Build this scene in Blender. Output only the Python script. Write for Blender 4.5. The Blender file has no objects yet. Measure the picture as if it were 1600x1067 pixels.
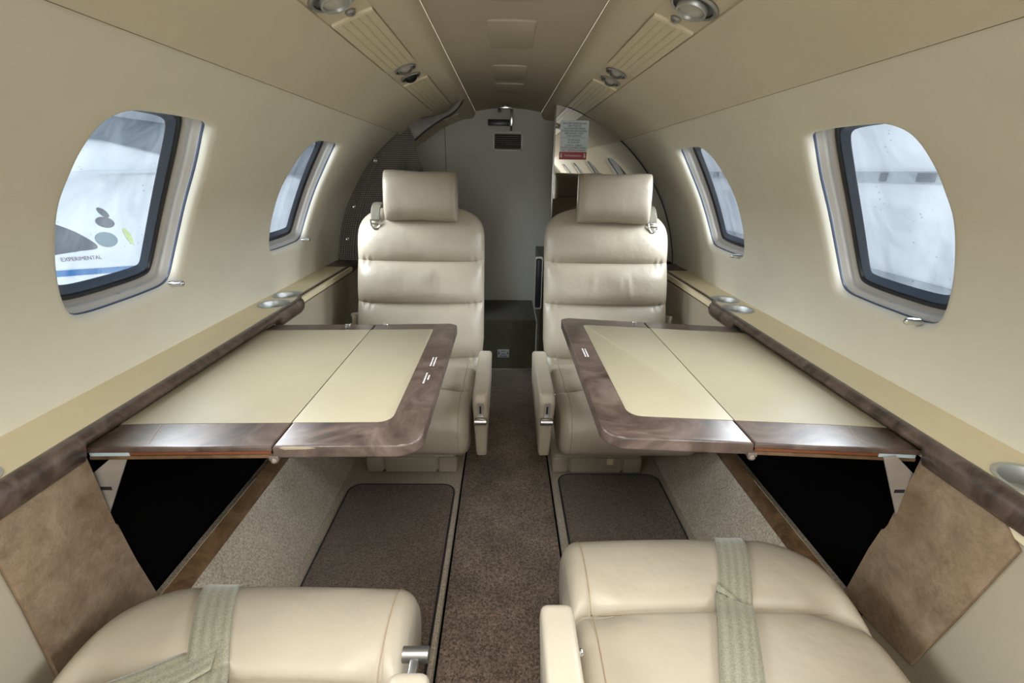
import bpy, bmesh, math, random
from mathutils import Vector, Matrix
from mathutils.geometry import delaunay_2d_cdt
from math import sin, cos, pi, radians, sqrt
random.seed(7)
SC = bpy.context.scene
COL = SC.collection

# ------------------------------------------------------------------ camera
PITCH, YAW, ROLL, EYE = radians(20.44), radians(1.06), radians(0.9), 1.15
fw = Vector((sin(YAW)*cos(PITCH), cos(YAW)*cos(PITCH), -sin(PITCH)))
rt = Vector((cos(YAW), -sin(YAW), 0))
dn = fw.cross(rt)
r2 = cos(ROLL)*rt - sin(ROLL)*dn
d2 = sin(ROLL)*rt + cos(ROLL)*dn
cam_data = bpy.data.cameras.new('camera')
cam_data.sensor_width = 36; cam_data.lens = 16.0; cam_data.clip_start = 0.02
cam = bpy.data.objects.new('camera', cam_data); COL.objects.link(cam)
M = Matrix((r2, -d2, -fw)).transposed().to_4x4(); M.translation = (0, 0, EYE)
cam.matrix_world = M
SC.camera = cam

# ------------------------------------------------------------------ world, lights, exposure
SC.view_settings.view_transform = 'Standard'
SC.view_settings.look = 'None'
SC.view_settings.gamma = 1.0
SC.view_settings.exposure = 0.0
SC.view_settings.use_curve_mapping = False
SC.cycles.max_bounces = 14; SC.cycles.diffuse_bounces = 9; SC.cycles.glossy_bounces = 6
SC.cycles.transparent_max_bounces = 16; SC.cycles.caustics_reflective = False; SC.cycles.caustics_refractive = False
SC.cycles.sample_clamp_indirect = 4.0
SC.cycles.use_denoising = True
W = bpy.data.worlds.new('world'); SC.world = W; W.use_nodes = True
W.node_tree.nodes['Background'].inputs[0].default_value = (0.82, 0.90, 1.0, 1)
W.node_tree.nodes['Background'].inputs[1].default_value = .74

def area(name, loc, target, sx, sy, power, color=(1, 1, 1), spread=180):
    L = bpy.data.lights.new(name, 'AREA'); L.shape = 'RECTANGLE'; L.size = sx; L.size_y = sy
    L.energy = power; L.color = color; L.spread = radians(spread)
    o = bpy.data.objects.new(name, L); COL.objects.link(o); o.location = loc
    o.rotation_euler = (Vector(target) - Vector(loc)).to_track_quat('-Z', 'Y').to_euler()
    return o
# unseen fill lights added outside to brighten the cabin through its windows
area('added_window_fill', (-2.6, 0.3, 2.2), (0, 0.3, 0.85), 4.6, 1.6, 740, (0.95, 0.98, 1.0))
area('added_window_fill', (2.6, 0.3, 2.2), (0, 0.3, 0.85), 4.6, 1.6, 740, (0.95, 0.98, 1.0))
# daylight through the open cabin entrance at the nose end
area('entrance_daylight', (0.0, -1.55, 1.05), (0.0, 2.2, 0.75), 1.1, 0.7, 15, (1.0, 0.97, 0.92))
# unseen fill light added near the ceiling to brighten the near cushions
area('added_cushion_fill', (0.0, 0.0, 1.46), (0.0, 0.22, 0.3), 0.8, 0.45, 12, (1.0, 0.945, 0.85), 110)

# ------------------------------------------------------------------ materials
def new_mat(name):
    m = bpy.data.materials.new(name); m.use_nodes = True
    nt = m.node_tree; b = nt.nodes['Principled BSDF']
    return m, nt, b
def noise(nt, scale, detail=4, rough=.6, dist=0, stretch=None):
    tc = nt.nodes.new('ShaderNodeTexCoord'); n = nt.nodes.new('ShaderNodeTexNoise')
    n.inputs['Scale'].default_value = scale; n.inputs['Detail'].default_value = detail
    n.inputs['Roughness'].default_value = rough; n.inputs['Distortion'].default_value = dist
    if stretch:
        mp = nt.nodes.new('ShaderNodeMapping'); mp.inputs['Scale'].default_value = stretch
        nt.links.new(tc.outputs['Object'], mp.inputs[0]); nt.links.new(mp.outputs[0], n.inputs['Vector'])
    else:
        nt.links.new(tc.outputs['Object'], n.inputs['Vector'])
    return n
def ramp(nt, src, stops):
    r = nt.nodes.new('ShaderNodeValToRGB'); els = r.color_ramp.elements
    while len(els) < len(stops): els.new(0.5)
    for e, (p, c) in zip(els, stops): e.position = p; e.color = (*c, 1)
    nt.links.new(src, r.inputs[0]); return r
def bump(nt, b, src, strength, dist=.002):
    bp = nt.nodes.new('ShaderNodeBump'); bp.inputs['Strength'].default_value = strength; bp.inputs['Distance'].default_value = dist
    nt.links.new(src, bp.inputs['Height']); nt.links.new(bp.outputs[0], b.inputs['Normal'])
def plain(name, col, rough=.5, metal=0, spec=.5, var=0, vscale=6, bs=0, bscale=300, coat=0):
    m, nt, b = new_mat(name)
    b.inputs['Base Color'].default_value = (*col, 1); b.inputs['Roughness'].default_value = rough
    b.inputs['Metallic'].default_value = metal; b.inputs['Specular IOR Level'].default_value = spec
    b.inputs['Coat Weight'].default_value = coat; b.inputs['Coat Roughness'].default_value = .06
    if var:
        n = noise(nt, vscale, 5)
        r = ramp(nt, n.outputs['Fac'], [(.3, tuple(c*(1-var) for c in col)), (.7, tuple(min(1, c*(1+var)) for c in col))])
        nt.links.new(r.outputs[0], b.inputs['Base Color'])
    if bs:
        n2 = noise(nt, bscale, 3); bump(nt, b, n2.outputs['Fac'], bs)
    return m
M_WALL = plain('beige_vinyl', (.75, .725, .625), .62, spec=.3, var=.035, vscale=5, bs=.10, bscale=420)
M_UPPER = plain('beige_headliner', (.67, .615, .495), .75, spec=.2, var=.03, vscale=4, bs=.10, bscale=420)
M_CEIL = plain('tan_ceiling_vinyl', (.50, .45, .36), .75, spec=.2, var=.03, bs=.1, bscale=420)
M_VAL = plain('valance_vinyl', (.63, .57, .44), .55, spec=.3, bs=.08, bscale=420)
M_SIDE = plain('tan_side_panel', (.38, .335, .25), .5, spec=.35, var=.03, bs=.08, bscale=380)
M_LEDGE = plain('ledge_vinyl', (.78, .69, .48), .5, spec=.35, var=.03, bs=.08, bscale=380)
M_INSET = plain('table_leather', (.39, .345, .24), .48, spec=.35, var=.025, vscale=9, bs=.10, bscale=300)
def leather(name, col):
    m, nt, b = new_mat(name)
    n = noise(nt, 5, 4)
    r = ramp(nt, n.outputs['Fac'], [(.3, tuple(c*.95 for c in col)), (.7, tuple(c*1.05 for c in col))])
    nt.links.new(r.outputs[0], b.inputs['Base Color'])
    b.inputs['Roughness'].default_value = .41; b.inputs['Specular IOR Level'].default_value = .5
    fine = noise(nt, 260, 3); soft = noise(nt, 11, 3, .5)
    mx = nt.nodes.new('ShaderNodeMath'); mx.operation = 'MULTIPLY_ADD'; mx.inputs[1].default_value = .03
    nt.links.new(fine.outputs['Fac'], mx.inputs[0]); nt.links.new(soft.outputs['Fac'], mx.inputs[2])
    bump(nt, b, mx.outputs[0], .45, .012)
    return m
M_LEATH = leather('cream_leather', (.37, .325, .255))
M_STITCH = plain('stitch_thread', (.34, .25, .16), .7)
def carpet(name, c0, c1, scale, bs, patch=0.25):
    m, nt, b = new_mat(name)
    n = noise(nt, scale, 3, .7); big = noise(nt, 7, 4, .6)
    r = ramp(nt, n.outputs['Fac'], [(.36, c0), (.66, c1)])
    r2_ = ramp(nt, big.outputs['Fac'], [(.3, (1-patch,)*3), (.7, (1+patch,)*3)])
    mx = nt.nodes.new('ShaderNodeMix'); mx.data_type = 'RGBA'; mx.blend_type = 'MULTIPLY'; mx.inputs[0].default_value = 1
    nt.links.new(r.outputs[0], mx.inputs[6]); nt.links.new(r2_.outputs[0], mx.inputs[7])
    nt.links.new(mx.outputs[2], b.inputs['Base Color'])
    b.inputs['Roughness'].default_value = 1; b.inputs['Specular IOR Level'].default_value = .05
    b.inputs['Sheen Weight'].default_value = .25; b.inputs['Sheen Roughness'].default_value = .5
    bump(nt, b, n.outputs['Fac'], .9, .004)
    return m
M_AISLE = carpet('brown_pile_carpet', (.062, .043, .032), (.31, .236, .185), 190, 1, .35)
M_MAT = carpet('brown_mat_pile', (.045, .031, .023), (.20, .148, .112), 230, 1, .15)
M_BERBER = carpet('tan_loop_carpet', (.24, .205, .15), (.52, .45, .355), 200, 1, .12)
M_OLIVE = carpet('olive_step_carpet', (.055, .051, .034), (.14, .13, .09), 250, .6, .15)
def wood(name, c0, c1, c2, scale=9, stretch=(1, 1, 1), rough=.30, coat=.3):
    m, nt, b = new_mat(name)
    n = noise(nt, scale, 8, .65, 1.2, stretch)
    r = ramp(nt, n.outputs['Fac'], [(.34, c0), (.50, c1), (.68, c2)])
    nt.links.new(r.outputs[0], b.inputs['Base Color'])
    b.inputs['Roughness'].default_value = .35; b.inputs['Coat Weight'].default_value = coat; b.inputs['Coat Roughness'].default_value = rough
    return m
M_WOOD = wood('dark_burl_veneer', (.030, .020, .017), (.088, .059, .048), (.165, .120, .102), 8)
M_TRIM = wood('dark_burl_trim', (.026, .017, .013), (.085, .056, .043), (.15, .105, .084), 13, (1, 1.6, 1))
def rawveneer():
    m, nt, b = new_mat('unfinished_brown_veneer')
    n = noise(nt, 16, 14, .75, .3); n2 = noise(nt, 60, 6, .7)
    r = ramp(nt, n.outputs['Fac'], [(.30, (.13, .085, .05)), (.5, (.225, .158, .10)), (.70, (.33, .245, .165))])
    nt.links.new(r.outputs[0], b.inputs['Base Color'])
    b.inputs['Roughness'].default_value = .55; b.inputs['Specular IOR Level'].default_value = .3
    bump(nt, b, n2.outputs['Fac'], .5, .006)
    return m
M_RAW = rawveneer()
M_SILL = wood('brown_edge_veneer', (.06, .033, .016), (.13, .075, .036), (.20, .12, .06), 12, rough=.3, coat=.2)
M_COPPER = plain('red_brown_rail', (.24, .085, .04), .35, metal=.3)
M_HINGE = plain('tarnished_hinge', (.20, .16, .13), .45, metal=.5)
M_PALE = plain('pale_blue_plastic', (.48, .60, .66), .4)
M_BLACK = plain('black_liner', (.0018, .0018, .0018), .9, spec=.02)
M_SEAM_SHADE = plain('brown_painted_seam_shade', (.16, .13, .09), .8, spec=.1)  # dark brown stands in for the shadow line along the wall seam
M_LINE = plain('pale_edge', (.35, .3, .2), .5)
M_RUBBER = plain('black_rubber', (.018, .02, .026), .35, spec=.5)
M_GASKET2 = plain('blue_grey_seal', (.075, .11, .18), .3, spec=.5)
M_LINER = plain('pale_window_liner', (.56, .545, .52), .38, spec=.4)
M_CHROME = plain('chrome', (.72, .72, .73), .16, metal=1)
M_BRUSH = plain('brushed_steel', (.40, .40, .41), .34, metal=1)
M_STEEL = plain('worn_aluminium', (.62, .60, .57), .42, metal=.75, var=.1, vscale=30)
M_CUP = plain('satin_silver', (.52, .54, .54), .42, metal=.8)
M_DARKMETAL = plain('dark_gunmetal', (.05, .05, .05), .4, metal=.6)
M_GREY = plain('grey_end_panel', (.66, .67, .63), .6, spec=.3, bs=.06)
M_LENS = plain('ribbed_lens', (.72, .655, .49), .5, spec=.3)
M_LENSEDGE = plain('lens_bright_edge', (.80, .73, .56), .3)
M_WEB = None
def webbing():
    m, nt, b = new_mat('olive_belt_webbing')
    tc = nt.nodes.new('ShaderNodeTexCoord'); sp = nt.nodes.new('ShaderNodeSeparateXYZ'); nt.links.new(tc.outputs['UV'], sp.inputs[0])
    w = nt.nodes.new('ShaderNodeMath'); w.operation = 'SINE'
    mu = nt.nodes.new('ShaderNodeMath'); mu.operation = 'MULTIPLY'; mu.inputs[1].default_value = 25
    nt.links.new(sp.outputs[0], mu.inputs[0]); nt.links.new(mu.outputs[0], w.inputs[0])
    n = noise(nt, 420, 2); n0 = noise(nt, 22, 4, .5, 0, (1, .35, 1))
    ad = nt.nodes.new('ShaderNodeMath'); ad.operation = 'MULTIPLY_ADD'; ad.inputs[1].default_value = .09
    nt.links.new(w.outputs[0], ad.inputs[0]); nt.links.new(n.outputs['Fac'], ad.inputs[2])
    ad2 = nt.nodes.new('ShaderNodeMath'); ad2.operation = 'MULTIPLY_ADD'; ad2.inputs[1].default_value = .22
    nt.links.new(n0.outputs['Fac'], ad2.inputs[0]); nt.links.new(ad.outputs[0], ad2.inputs[2])
    r = ramp(nt, ad2.outputs[0], [(.36, (.14, .134, .087)), (.80, (.265, .255, .18))])
    nt.links.new(r.outputs[0], b.inputs['Base Color']); b.inputs['Roughness'].default_value = .5
    b.inputs['Sheen Weight'].default_value = .4
    bump(nt, b, n.outputs['Fac'], .4, .0015)
    return m
M_WEB = webbing()
def gauze():
    m, nt, b = new_mat('grey_brown_knit')
    tc = nt.nodes.new('ShaderNodeTexCoord'); mp = nt.nodes.new('ShaderNodeMapping')
    mp.inputs['Scale'].default_value = (1, 1, 1); nt.links.new(tc.outputs['UV'], mp.inputs[0])
    w1 = nt.nodes.new('ShaderNodeTexWave'); w1.inputs['Scale'].default_value = 34; w1.bands_direction = 'Y'; w1.inputs['Distortion'].default_value = .6
    w2 = nt.nodes.new('ShaderNodeTexWave'); w2.inputs['Scale'].default_value = 30; w2.bands_direction = 'X'; w2.inputs['Distortion'].default_value = .6
    for w in (w1, w2): nt.links.new(mp.outputs[0], w.inputs[0])
    mm = nt.nodes.new('ShaderNodeMath'); mm.operation = 'MULTIPLY'
    nt.links.new(w1.outputs['Fac'], mm.inputs[0]); nt.links.new(w2.outputs['Fac'], mm.inputs[1])
    r = ramp(nt, mm.outputs[0], [(.05, (.085, .08, .078)), (.7, (.33, .31, .295))])
    nt.links.new(r.outputs[0], b.inputs['Base Color']); b.inputs['Roughness'].default_value = .8
    b.inputs['Sheen Weight'].default_value = .3
    bump(nt, b, mm.outputs[0], .4, .002)
    return m
M_GAUZE = gauze()
M_STRAP = plain('grey_velour_strap', (.24, .23, .235), .55, var=.2, vscale=40)
M_STRAP2 = plain('grey_olive_strap', (.13, .12, .09), .6, var=.2, vscale=60)
M_MIRROR = plain('mirror_silver', (.80, .80, .77), .015, metal=1)
M_PLAC = plain('placard_pale', (.72, .82, .87), .4)
M_RED = plain('placard_red', (.40, .012, .02), .4)
M_INK = plain('ink_grey', (.05, .07, .09), .5)
M_WHITE = plain('white_print', (.75, .75, .78), .5)
M_AIRC = plain('white_aircraft_paint', (.60, .65, .70), .18, coat=.5)
M_BLUE = plain('blue_stripe_paint', (.02, .14, .36), .3)
M_DKGLASS = plain('dark_cockpit_glass', (.05, .06, .075), .1)
M_TEAL = plain('teal_tinted_glass', (.10, .17, .20), .12)
M_LIME = plain('lime_cap', (.45, .55, .20), .4)
M_TXT = plain('dark_red_lettering', (.12, .06, .10), .5)
M_HWALL2 = plain('grey_hangar_sheet', (.20, .25, .30), .7, var=.06, vscale=.6)
M_HWALL = plain('white_hangar_sheet', (.74, .77, .80), .7, var=.06, vscale=.6)
M_HBEAM = plain('grey_hangar_beam', (.36, .40, .44), .6)
M_HDARK = plain('dark_hangar_gap', (.16, .17, .19), .6)
M_HFLOOR = plain('pale_hangar_floor', (.66, .68, .70), .35, var=.05, vscale=.8)
M_SKIN = plain('fuselage_outer_paint', (.7, .7, .7), .4)
def pane_mat():
    m = bpy.data.materials.new('wet_window_pane'); m.use_nodes = True; nt = m.node_tree; nt.nodes.clear()
    out = nt.nodes.new('ShaderNodeOutputMaterial')
    tr = nt.nodes.new('ShaderNodeBsdfTransparent'); tr.inputs[0].default_value = (.90, .94, .97, 1)
    gl = nt.nodes.new('ShaderNodeBsdfGlossy'); gl.inputs['Roughness'].default_value = .03
    df = nt.nodes.new('ShaderNodeBsdfTranslucent'); df.inputs[0].default_value = (.8, .87, .93, 1)
    lw = nt.nodes.new('ShaderNodeLayerWeight'); lw.inputs[0].default_value = .5
    fr = nt.nodes.new('ShaderNodeMath'); fr.operation = 'POWER'; fr.inputs[1].default_value = 5; nt.links.new(lw.outputs['Facing'], fr.inputs[0])
    n = noise(nt, 9, 5, .6, .6, (1, 1, .35))
    r = ramp(nt, n.outputs['Fac'], [(.38, (.005,)*3), (.78, (.05,)*3)])
    v = nt.nodes.new('ShaderNodeTexVoronoi'); v.inputs['Scale'].default_value = 70; v.inputs['Randomness'].default_value = 1
    tc = nt.nodes.new('ShaderNodeTexCoord'); nt.links.new(tc.outputs['Object'], v.inputs['Vector'])
    vr = ramp(nt, v.outputs['Distance'], [(.10, (.75,)*3), (.17, (0, 0, 0))])
    big = noise(nt, 13, 2); br = ramp(nt, big.outputs['Fac'], [(.50, (0, 0, 0)), (.58, (1, 1, 1))])
    mulp = nt.nodes.new('ShaderNodeMath'); mulp.operation = 'MULTIPLY'
    nt.links.new(vr.outputs[0], mulp.inputs[0]); nt.links.new(br.outputs[0], mulp.inputs[1])
    m1 = nt.nodes.new('ShaderNodeMixShader'); nt.links.new(r.outputs[0], m1.inputs[0]); nt.links.new(tr.outputs[0], m1.inputs[1]); nt.links.new(df.outputs[0], m1.inputs[2])
    dk = nt.nodes.new('ShaderNodeBsdfTransparent'); dk.inputs[0].default_value = (.45, .52, .58, 1)
    m3 = nt.nodes.new('ShaderNodeMixShader'); nt.links.new(mulp.outputs[0], m3.inputs[0]); nt.links.new(m1.outputs[0], m3.inputs[1]); nt.links.new(dk.outputs[0], m3.inputs[2])
    m2 = nt.nodes.new('ShaderNodeMixShader'); nt.links.new(fr.outputs[0], m2.inputs[0]); nt.links.new(m3.outputs[0], m2.inputs[1]); nt.links.new(gl.outputs[0], m2.inputs[2])
    nt.links.new(m2.outputs[0], out.inputs[0])
    return m
M_PANE = pane_mat()

# ------------------------------------------------------------------ object helpers
def tag(o, label=None, cat=None, group=None, kind=None):
    if label: o['label'] = label
    if cat: o['category'] = cat
    if group: o['group'] = group
    if kind: o['kind'] = kind
    return o
def thing(name, label, cat, loc=(0, 0, 0), rotz=0, group=None):
    o = bpy.data.objects.new(name, None); o.empty_display_size = .05; COL.objects.link(o)
    o.location = loc; o.rotation_euler = (0, 0, rotz)
    return tag(o, label, cat, group)
def root_loc(p):
    v = Vector((0, 0, 0))
    while p: v += p.location; p = p.parent
    return v
def obj(name, bm, mats, parent=None, local=False, smooth=True, sharp=35):
    """link a bmesh as one object; verts in world axes unless local=True"""
    bmesh.ops.recalc_face_normals(bm, faces=bm.faces)
    if parent is not None and not local:
        bmesh.ops.translate(bm, verts=bm.verts, vec=-root_loc(parent))
    me = bpy.data.meshes.new(name); bm.to_mesh(me); bm.free()
    for m in (mats if isinstance(mats, (list, tuple)) else [mats]): me.materials.append(m)
    if smooth:
        me.shade_smooth()
        me.set_sharp_from_angle(angle=radians(sharp))
    o = bpy.data.objects.new(name, me); COL.objects.link(o)
    if parent is not None: o.parent = parent
    return o
def mesh_thing(name, bm, mats, label, cat, group=None, **k):
    c = Vector((0, 0, 0)); zs = [v.co.z for v in bm.verts]
    c = Vector((sum(v.co.x for v in bm.verts)/len(bm.verts), sum(v.co.y for v in bm.verts)/len(bm.verts), min(zs)))
    bmesh.ops.translate(bm, verts=bm.verts, vec=-c)
    o = obj(name, bm, mats, **k); o.location = c
    return tag(o, label, cat, group)
def struct(name, bm, mats, parent=None, label=None, cat=None, **k):
    o = obj(name, bm, mats, parent, **k)
    if parent is None: tag(o, label, cat, kind='structure')
    return o
def B(): return bmesh.new()
def box(bm, lo, hi, bev=0, seg=2, mat=0):
    x0, y0, z0 = lo; x1, y1, z1 = hi
    vs = [bm.verts.new(p) for p in ((x0,y0,z0),(x1,y0,z0),(x1,y1,z0),(x0,y1,z0),(x0,y0,z1),(x1,y0,z1),(x1,y1,z1),(x0,y1,z1))]
    fs = [bm.faces.new([vs[i] for i in f]) for f in ((3,2,1,0),(4,5,6,7),(0,1,5,4),(1,2,6,5),(2,3,7,6),(3,0,4,7))]
    for f in fs: f.material_index = mat
    if bev:
        es = list({e for f in fs for e in f.edges})
        bmesh.ops.bevel(bm, geom=es, offset=bev, segments=seg, profile=.5, affect='EDGES')
def prism(bm, pts, axis, a, b, bev=0, seg=2, mat=0):
    """polygon pts (2-D) pushed along axis from a to b. axis 'x': pts=(y,z); 'y': (x,z); 'z': (x,y)"""
    def P(p, t): return {'x': (t, p[0], p[1]), 'y': (p[0], t, p[1]), 'z': (p[0], p[1], t)}[axis]
    A = [bm.verts.new(P(p, a)) for p in pts]; C_ = [bm.verts.new(P(p, b)) for p in pts]
    f1 = bm.faces.new(A); f2 = bm.faces.new(C_[::-1]); n = len(pts); fs = [f1, f2]
    for i in range(n): fs.append(bm.faces.new((A[i], C_[i], C_[(i+1) % n], A[(i+1) % n])))
    for f in fs: f.material_index = mat
    if bev:
        es = [e for e in set(list(f1.edges)+list(f2.edges))]
        bmesh.ops.bevel(bm, geom=es, offset=bev, segments=seg, profile=.5, affect='EDGES')
def loft(bm, rings, closed=True, caps=True, mat=0):
    V = [[bm.verts.new(p) for p in r] for r in rings]; n = len(V[0])
    for a, b in zip(V, V[1:]):
        for i in range(n if closed else n-1):
            j = (i+1) % n
            f = bm.faces.new((a[i], a[j], b[j], b[i])); f.material_index = mat
    if caps and closed:
        bm.faces.new(V[0][::-1]).material_index = mat; bm.faces.new(V[-1]).material_index = mat
    return V
def tube(bm, path, r, n=10, mat=0, radii=None):
    path = [Vector(p) for p in path]; rings = []
    for i, p in enumerate(path):
        t = (path[min(i+1, len(path)-1)] - path[max(i-1, 0)]).normalized()
        up = Vector((0, 0, 1)) if abs(t.z) < .9 else Vector((1, 0, 0))
        a = t.cross(up).normalized(); b = t.cross(a).normalized()
        rr = radii[i] if radii else r
        rings.append([p + rr*(cos(2*pi*k/n)*a + sin(2*pi*k/n)*b) for k in range(n)])
    loft(bm, rings, mat=mat)
def lathe(bm, prof, center, axis=(0, 0, 1), n=40, mat=0, scale=(1, 1)):
    """prof = (radius, height) list turned about axis through center"""
    ax = Vector(axis).normalized(); q = ax.to_track_quat('Z', 'Y').to_matrix(); c = Vector(center)
    rings = [[c + q @ Vector((r*cos(2*pi*k/n)*scale[0], r*sin(2*pi*k/n)*scale[1], h)) for k in range(n)] for r, h in prof]
    V = loft(bm, rings, caps=False, mat=mat)
    if prof[0][0] > 1e-5: bm.faces.new(V[0][::-1]).material_index = mat
    if prof[-1][0] > 1e-5: bm.faces.new(V[-1]).material_index = mat
    bmesh.ops.remove_doubles(bm, verts=bm.verts, dist=1e-6)
def catmull(pts, per=6, closed=True):
    n = len(pts); out = []
    rng = range(n if closed else n-1)
    for i in rng:
        g = lambda k: Vector(pts[k % n] if closed else pts[max(0, min(n-1, k))])
        p0, p1, p2, p3 = g(i-1), g(i), g(i+1), g(i+2)
        for s in range(per):
            t = s/per
            out.append(.5*((2*p1)+(-p0+p2)*t+(2*p0-5*p1+4*p2-p3)*t*t+(-p0+3*p1-3*p2+p3)*t**3))
    if not closed: out.append(Vector(pts[-1]))
    return out
def round_poly(pts, radii, seg=6):
    out = []; n = len(pts)
    for i in range(n):
        p = Vector(pts[i]); a = Vector(pts[i-1]); b = Vector(pts[(i+1) % n]); r = radii[i] if isinstance(radii, (list, tuple)) else radii
        if r <= 0: out.append(p); continue
        u = (a-p).normalized(); v = (b-p).normalized(); ang = u.angle(v); t = r/math.tan(ang/2)
        c = p + (u+v).normalized()*(r/sin(ang/2)); s = p+u*t - c; e = p+v*t - c
        tot = s.angle(e); sg = 1 if s.cross(e) > 0 else -1
        for k in range(seg+1):
            th = sg*tot*k/seg; out.append(c + Vector((s.x*cos(th)-s.y*sin(th), s.x*sin(th)+s.y*cos(th))))
    return out
def offset_loop(pts, d):
    """offset a closed 2-D loop outwards by d"""
    n = len(pts); area2 = sum(pts[i].x*pts[(i+1) % n].y - pts[(i+1) % n].x*pts[i].y for i in range(n)); sg = 1 if area2 > 0 else -1
    out = []
    for i in range(n):
        t = (pts[(i+1) % n] - pts[i-1]).normalized(); out.append(pts[i] + Vector((t.y, -t.x))*d*sg)
    return out
def inside(p, poly):
    c = False; n = len(poly)
    for i in range(n):
        a, b = poly[i], poly[i-1]
        if (a.y > p.y) != (b.y > p.y) and p.x < (b.x-a.x)*(p.y-a.y)/(b.y-a.y)+a.x: c = not c
    return c
def text(name, body, size, loc, xdir, ydir, mat, parent=None, align='CENTER', ext=.0003, sx=1.0):
    cu = bpy.data.curves.new(name, 'FONT'); cu.body = body; cu.size = size; cu.align_x = align; cu.align_y = 'CENTER'
    cu.extrude = ext; cu.space_line = .92; cu.materials.append(mat)
    tmp = bpy.data.objects.new(name, cu); COL.objects.link(tmp)
    bpy.context.view_layer.update()
    me = bpy.data.meshes.new_from_object(tmp.evaluated_get(bpy.context.evaluated_depsgraph_get()))
    bpy.data.objects.remove(tmp); bpy.data.curves.remove(cu)
    me.materials.clear(); me.materials.append(mat)
    o = bpy.data.objects.new(name, me); COL.objects.link(o)
    X = Vector(xdir).normalized(); Y = Vector(ydir).normalized(); Z = X.cross(Y)
    mt = Matrix((X*sx, Y, Z)).transposed().to_4x4()
    mt.translation = Vector(loc) - (root_loc(parent) if parent else Vector((0, 0, 0)))
    if parent: o.parent = parent
    o.matrix_local = mt
    return o

# ------------------------------------------------------------------ cabin shell
SD = {-1: 'curtain side', 1: 'mirror side'}
CX, CZ, RAD = .0135, .60, .895
NOSE, PART, AFT = -1.9, 2.42, 3.10
SIDE = {-1: 'left', 1: 'right'}
def cyl(s, y, ph, r=RAD):       # ph in degrees above the horizontal
    a = radians(ph); return Vector((CX + s*r*cos(a), y, CZ + r*sin(a)))
OPEN = [(.804,36),(.804,33),(.812,29.5),(.829,24),(.848,19.8),(.872,17.5),(.912,16.8),(1.0,16.75),(1.08,16.9),(1.135,17.3),(1.157,18.8),(1.166,23.5),(1.162,29),(1.14,36.5),(1.095,42.6),(1.07,44.4),(1.0,44.9),(.885,44.8),(.845,44.4),(.817,43),(.806,39.8)]
DEG = RAD*pi/180
OPEN2 = catmull([(y, p*DEG) for y, p in OPEN], 5)
WIN_DY = (0, .797, -.797, -1.594)
HOLE = offset_loop(OPEN2, .018)
def inner(d):
    lp = offset_loop(OPEN2, d)
    for _ in range(int(abs(d)/.038*26)): lp = [(lp[i-1]+lp[(i+1) % len(lp)]+lp[i]*2)*.25 for i in range(len(lp))]
    return lp
def shift(loop, dy): return [Vector((p.x+dy, p.y)) for p in loop]
def cylv(s, p, r): return cyl(s, p.x, p.y/DEG, r)
PH_LO, PH_HI = -40, 72
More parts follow.
